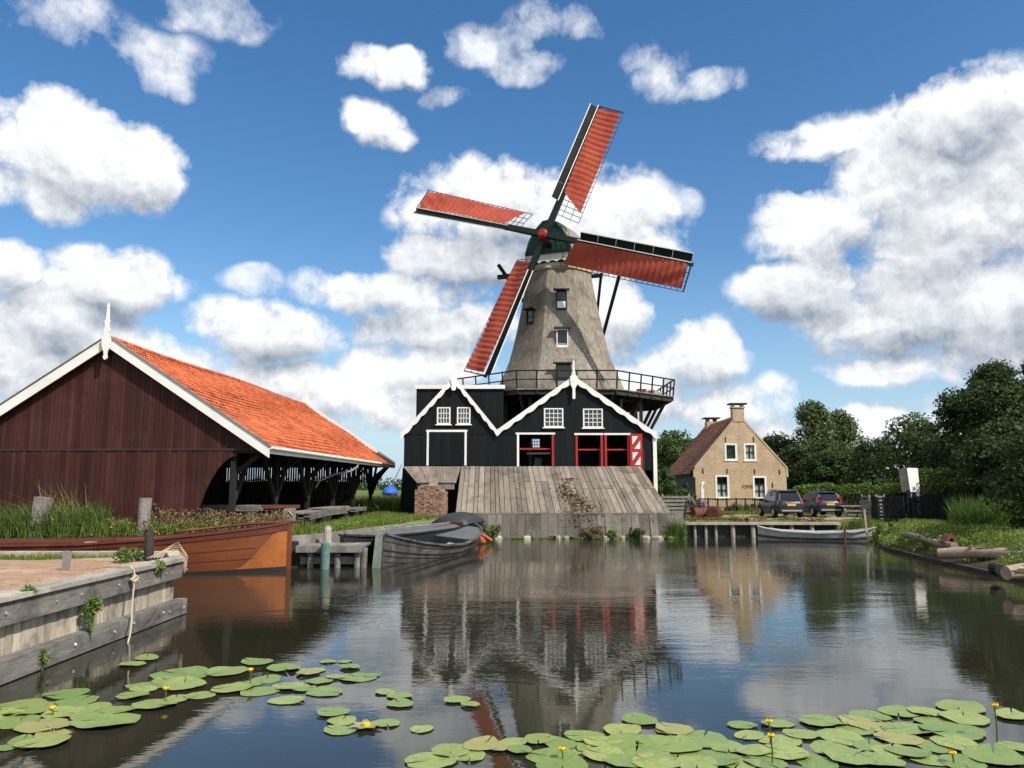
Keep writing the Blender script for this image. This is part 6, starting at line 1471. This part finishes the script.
# ------------------------------------------------------------------ sky and sun
SUN_AZ, SUN_EL = R(50), R(45)       # sun to the right of and behind the viewer
sdir = Vector((math.sin(SUN_AZ)*math.cos(SUN_EL), -math.cos(SUN_AZ)*math.cos(SUN_EL), math.sin(SUN_EL)))
sl = bpy.data.lights.new('sun', 'SUN'); sl.energy = 4.6; sl.angle = R(.53); sl.color = (1, .95, .87)
so = bpy.data.objects.new('sun', sl); COL.objects.link(so); so.rotation_euler = sdir.to_track_quat('Z', 'Y').to_euler(); so.location = (40, -40, 60)
world = bpy.data.worlds.new('World'); sc.world = world; world.use_nodes = True; nt = world.node_tree
for n_ in list(nt.nodes): nt.nodes.remove(n_)
outw = nt.nodes.new('ShaderNodeOutputWorld'); bg = nt.nodes.new('ShaderNodeBackground'); nt.links.new(bg.outputs[0], outw.inputs[0])
SKY = .10
sky = nt.nodes.new('ShaderNodeTexSky'); sky.sky_type = 'NISHITA'; sky.sun_disc = False; sky.sun_elevation = SUN_EL; sky.sun_rotation = math.atan2(sdir.x, sdir.y); sky.air_density = 1.0; sky.dust_density = .6; sky.ozone_density = 1.6
tc = nt.nodes.new('ShaderNodeTexCoord'); dirv = tc.outputs['Generated']
sep = nt.nodes.new('ShaderNodeSeparateXYZ'); nt.links.new(dirv, sep.inputs[0])
def vm(op, a, b=None):
    n_ = nt.nodes.new('ShaderNodeVectorMath'); n_.operation = op
    for i, v in enumerate((a, b)):
        if v is None: continue
        if isinstance(v, (tuple, list, Vector)): n_.inputs[i].default_value = v
        else: nt.links.new(v, n_.inputs[i])
    return n_
az = mathn(nt, 'ARCTAN2', sep.outputs[0], sep.outputs[1]); el = mathn(nt, 'ARCSINE', sep.outputs[2])
cbv = nt.nodes.new('ShaderNodeCombineXYZ'); nt.links.new(az, cbv.inputs[0]); nt.links.new(el, cbv.inputs[1]); ae = cbv.outputs[0]
def wn(scale, detail, rough, vec=None, color=False, off=(0, 0, 0)):
    n_ = nt.nodes.new('ShaderNodeTexNoise'); n_.inputs['Scale'].default_value = scale; n_.inputs['Detail'].default_value = detail; n_.inputs['Roughness'].default_value = rough
    nt.links.new(vm('ADD', vec or ae, off).outputs[0] if any(off) else (vec or ae), n_.inputs['Vector']); return n_.outputs['Color'] if color else n_.outputs['Fac']
warp = vm('MULTIPLY', vm('SUBTRACT', wn(11, 3, .55, None, True), (.5, .5, .5)).outputs[0], (.060, .045, 0)).outputs[0]
aw = vm('ADD', ae, warp).outputs[0]
def azel(px, py):
    a, y, z = ray(px, py); return math.atan2(a, y), math.atan2(z, math.hypot(a, y))
def blobfield(blobs, soft=1.):
    acc = None
    for (px, py, rx, ry, wt) in blobs:
        a0, e0 = azel(px, py); a1, e1 = azel(px+rx, py); a2, e2 = azel(px, py-ry); ra = math.hypot(a1-a0, e1-e0); re = abs(e2-e0)
        d = vm('MULTIPLY', vm('SUBTRACT', aw, (a0, e0, 0)).outputs[0], (1/ra, 1/re, 0)).outputs[0]
        q_ = mathn(nt, 'MULTIPLY', mathn(nt, 'SUBTRACT', 1., vm('DOT_PRODUCT', d, d).outputs['Value']), wt)
        acc = q_ if acc is None else mathn(nt, 'SMOOTH_MAX' if False else 'MAXIMUM', acc, q_)
    return acc
CL = [(75, 150, 105, 58, 1), (140, 165, 50, 45, 1), (25, 190, 60, 35, .9), (70, 20, 65, 24, .5), (140, 50, 62, 26, .5), (215, 12, 50, 22, .55), (168, 84, 26, 18, .35),
      (8, 268, 46, 36, 1), (110, 280, 78, 38, 1), (55, 320, 75, 45, 1), (10, 350, 80, 60, 1), (120, 345, 70, 40, .8), (200, 365, 60, 30, .6), (265, 332, 92, 34, 1), (262, 378, 85, 24, .8), (335, 395, 50, 22, .7), (250, 280, 30, 12, .4),
      (390, 68, 46, 20, .62), (402, 60, 24, 14, .72), (442, 96, 24, 10, .45), (372, 118, 30, 18, .7), (385, 136, 28, 14, .68), (485, 45, 46, 20, .45), (525, 70, 40, 14, .4), (560, 25, 52, 18, .42), (655, 68, 30, 22, .5), (705, 86, 36, 14, .38),
      (478, 205, 82, 48, 1), (460, 258, 75, 30, 1), (590, 215, 85, 52, 1), (640, 250, 42, 38, .9), (395, 292, 95, 26, .9), (345, 285, 40, 14, .5), (430, 328, 85, 30, .85), (420, 368, 75, 32, .9), (370, 405, 60, 25, .6),
      (615, 310, 42, 48, 1), (690, 360, 58, 38, 1), (640, 390, 66, 34, .9), (740, 405, 70, 24, .6), (675, 200, 20, 13, .4),
      (965, 120, 105, 58, 1), (890, 180, 90, 52, 1), (825, 140, 60, 24, .75), (830, 225, 80, 44, 1), (945, 230, 120, 62, 1), (800, 290, 72, 36, 1), (900, 305, 130, 58, 1), (1000, 310, 90, 80, 1), (1020, 180, 70, 100, 1), (900, 368, 85, 18, .6), (1080, 250, 120, 190, 1), (875, 425, 50, 20, .7), (960, 420, 60, 25, .5), (800, 440, 80, 20, .4), (-60, 300, 80, 120, .9), (-90, 130, 90, 80, .8)]
SH = [(px, py, rx*1.35, ry*1.4, wt) for px, py, rx, ry, wt in [(470, 262, 80, 26, 1), (430, 330, 72, 18, .7), (270, 352, 75, 16, .7), (60, 298, 40, 16, .6), (120, 316, 60, 18, .8), (60, 345, 70, 26, .6), (95, 200, 80, 16, .5), (20, 288, 36, 14, .5), (935, 150, 80, 34, .95), (985, 185, 60, 24, .7), (900, 238, 80, 16, .5), (800, 302, 70, 22, .9), (900, 292, 90, 22, .85), (985, 330, 80, 34, .9), (900, 345, 100, 18, .8), (690, 385, 50, 14, .4), (640, 335, 36, 16, .4), (400, 300, 70, 10, .5), (375, 143, 36, 8, .3), (395, 80, 40, 8, .25), (1010, 250, 50, 20, .5)]]
# elsewhere in the sky: loose cumulus
inview = ramp(nt, mathn(nt, 'ABSOLUTE', az), .62, .85)
gen = mathn(nt, 'SUBTRACT', mathn(nt, 'MULTIPLY', mathn(nt, 'SUBTRACT', mathn(nt, 'MULTIPLY', wn(2.6, 2, .5), 2.6), .35), inview), .8)
highc = mathn(nt, 'SUBTRACT', mathn(nt, 'MULTIPLY', mathn(nt, 'SUBTRACT', mathn(nt, 'MULTIPLY', wn(3.2, 2, .5, dirv), 2.6), .55), ramp(nt, el, .58, .8)), .8)
def vor(scale, detail, rough, off=(0, 0, 0), vec=None):
    n_ = nt.nodes.new('ShaderNodeTexVoronoi'); n_.voronoi_dimensions = '2D'; n_.feature = 'F1'; n_.normalize = True
    n_.inputs['Scale'].default_value = scale; n_.inputs['Detail'].default_value = detail; n_.inputs['Roughness'].default_value = rough; n_.inputs['Lacunarity'].default_value = 2.15
    nt.links.new(vm('ADD', vec, off).outputs[0], n_.inputs['Vector']); return n_.outputs['Distance']
CLW = [c for c in CL if c[4] < .58 and c[1] < 440]; CL = [c for c in CL if c not in CLW]
D0 = blobfield(CL); DW = blobfield([(a, b, c*1.15, d*1.25, 1) for a, b, c, d, e in CLW])
D = mathn(nt, 'MAXIMUM', mathn(nt, 'MAXIMUM', D0, gen), highc)
D = mathn(nt, 'MAXIMUM', D, -.8)
aw_keep = aw
aw = vm('ADD', aw_keep, (-.006, .030, 0)).outputs[0]
Dup = blobfield(CL)
aw = aw_keep
aw2 = vm('ADD', ae, vm('MULTIPLY', vm('SUBTRACT', wn(30, 4, .6, ae, True), (.5, .5, .5)).outputs[0], (.022, .018, 0)).outputs[0]).outputs[0]
fb = wn(13, 9, .60, aw2)
b1 = vor(12, 4, .62, (0, 0, 0), aw2); b2 = vor(12, 4, .62, (.006, .010, 0), aw2)
fbig = wn(6.5, 3, .5, ae)
puff = mathn(nt, 'SUBTRACT', .42, b1)
dens = mathn(nt, 'ADD', mathn(nt, 'ADD', mathn(nt, 'MULTIPLY', D, .95), mathn(nt, 'MULTIPLY', mathn(nt, 'SUBTRACT', fb, .5), 2.1)), mathn(nt, 'MULTIPLY', puff, 1.7))
dens = mathn(nt, 'ADD', dens, mathn(nt, 'MULTIPLY', mathn(nt, 'SUBTRACT', fbig, .5), 1.5))
thinw = ramp(nt, D, -.55, .1)
mask = mathn(nt, 'MULTIPLY', ramp(nt, dens, .0, .58), thinw)
densw = mathn(nt, 'ADD', mathn(nt, 'ADD', mathn(nt, 'MULTIPLY', DW, .55), mathn(nt, 'MULTIPLY', mathn(nt, 'SUBTRACT', fb, .5), 5.2)), mathn(nt, 'MULTIPLY', puff, .9))
mask = mathn(nt, 'MAXIMUM', mask, mathn(nt, 'MULTIPLY', mathn(nt, 'MULTIPLY', ramp(nt, densw, .0, 1.35), ramp(nt, DW, -.3, .3)), .88))
mask = mathn(nt, 'MULTIPLY', mask, ramp(nt, el, -.01, .03))
relief = mathn(nt, 'MULTIPLY', mathn(nt, 'SUBTRACT', b2, b1), 1.3)
base = mathn(nt, 'MULTIPLY', mathn(nt, 'SUBTRACT', Dup, mathn(nt, 'MAXIMUM', D0, -.3)), .52)
basec = nt.nodes.new('ShaderNodeClamp'); nt.links.new(base, basec.inputs[0]); basec.inputs[1].default_value = -.16; basec.inputs[2].default_value = .28
shade = mathn(nt, 'MULTIPLY', mathn(nt, 'POWER', mathn(nt, 'MAXIMUM', blobfield(SH), 0.), .8), mathn(nt, 'ADD', .55, mathn(nt, 'MULTIPLY', puff, 1.4)))
lum = mathn(nt, 'SUBTRACT', mathn(nt, 'SUBTRACT', mathn(nt, 'ADD', .735, relief), mathn(nt, 'MULTIPLY', shade, .48)), basec.outputs[0])
lum = mathn(nt, 'ADD', lum, mathn(nt, 'MULTIPLY', mathn(nt, 'SUBTRACT', fb, .5), .7))
cloudc = mixc(nt, ramp(nt, lum, .12, .88), (.235, .285, .36), (.86, .875, .89))
skyc = vm('SCALE', sky.outputs[0]); skyc.inputs['Scale'].default_value = SKY
hs_ = nt.nodes.new('ShaderNodeHueSaturation'); hs_.inputs['Saturation'].default_value = 1.30; hs_.inputs['Value'].default_value = 1.2; nt.links.new(skyc.outputs[0], hs_.inputs['Color'])
hz_ = mathn(nt, 'MULTIPLY', mathn(nt, 'POWER', ramp(nt, el, .30, 0.), 1.6), .75)
final = mixc(nt, mask, mixc(nt, hz_, hs_.outputs[0], (.36, .53, .74)), cloudc)
fs = vm('SCALE', final); fs.inputs['Scale'].default_value = 1/SKY
nt.links.new(fs.outputs[0], bg.inputs['Color']); bg.inputs['Strength'].default_value = SKY
world.cycles.sampling_method = 'MANUAL'; world.cycles.sample_map_resolution = 512

# ------------------------------------------------------------------ render settings
sc.render.engine = 'CYCLES'; sc.cycles.use_denoising = True; sc.cycles.max_bounces = 6; sc.cycles.diffuse_bounces = 3; sc.cycles.glossy_bounces = 3; sc.cycles.transparent_max_bounces = 8; sc.cycles.transmission_bounces = 3
sc.cycles.caustics_reflective = False; sc.cycles.caustics_refractive = False; sc.cycles.sample_clamp_indirect = 6
vs = sc.view_settings; sc.display_settings.display_device = 'sRGB'; vs.view_transform = 'Standard'; vs.look = 'None'; vs.exposure = .3; vs.gamma = 1; vs.use_curve_mapping = False
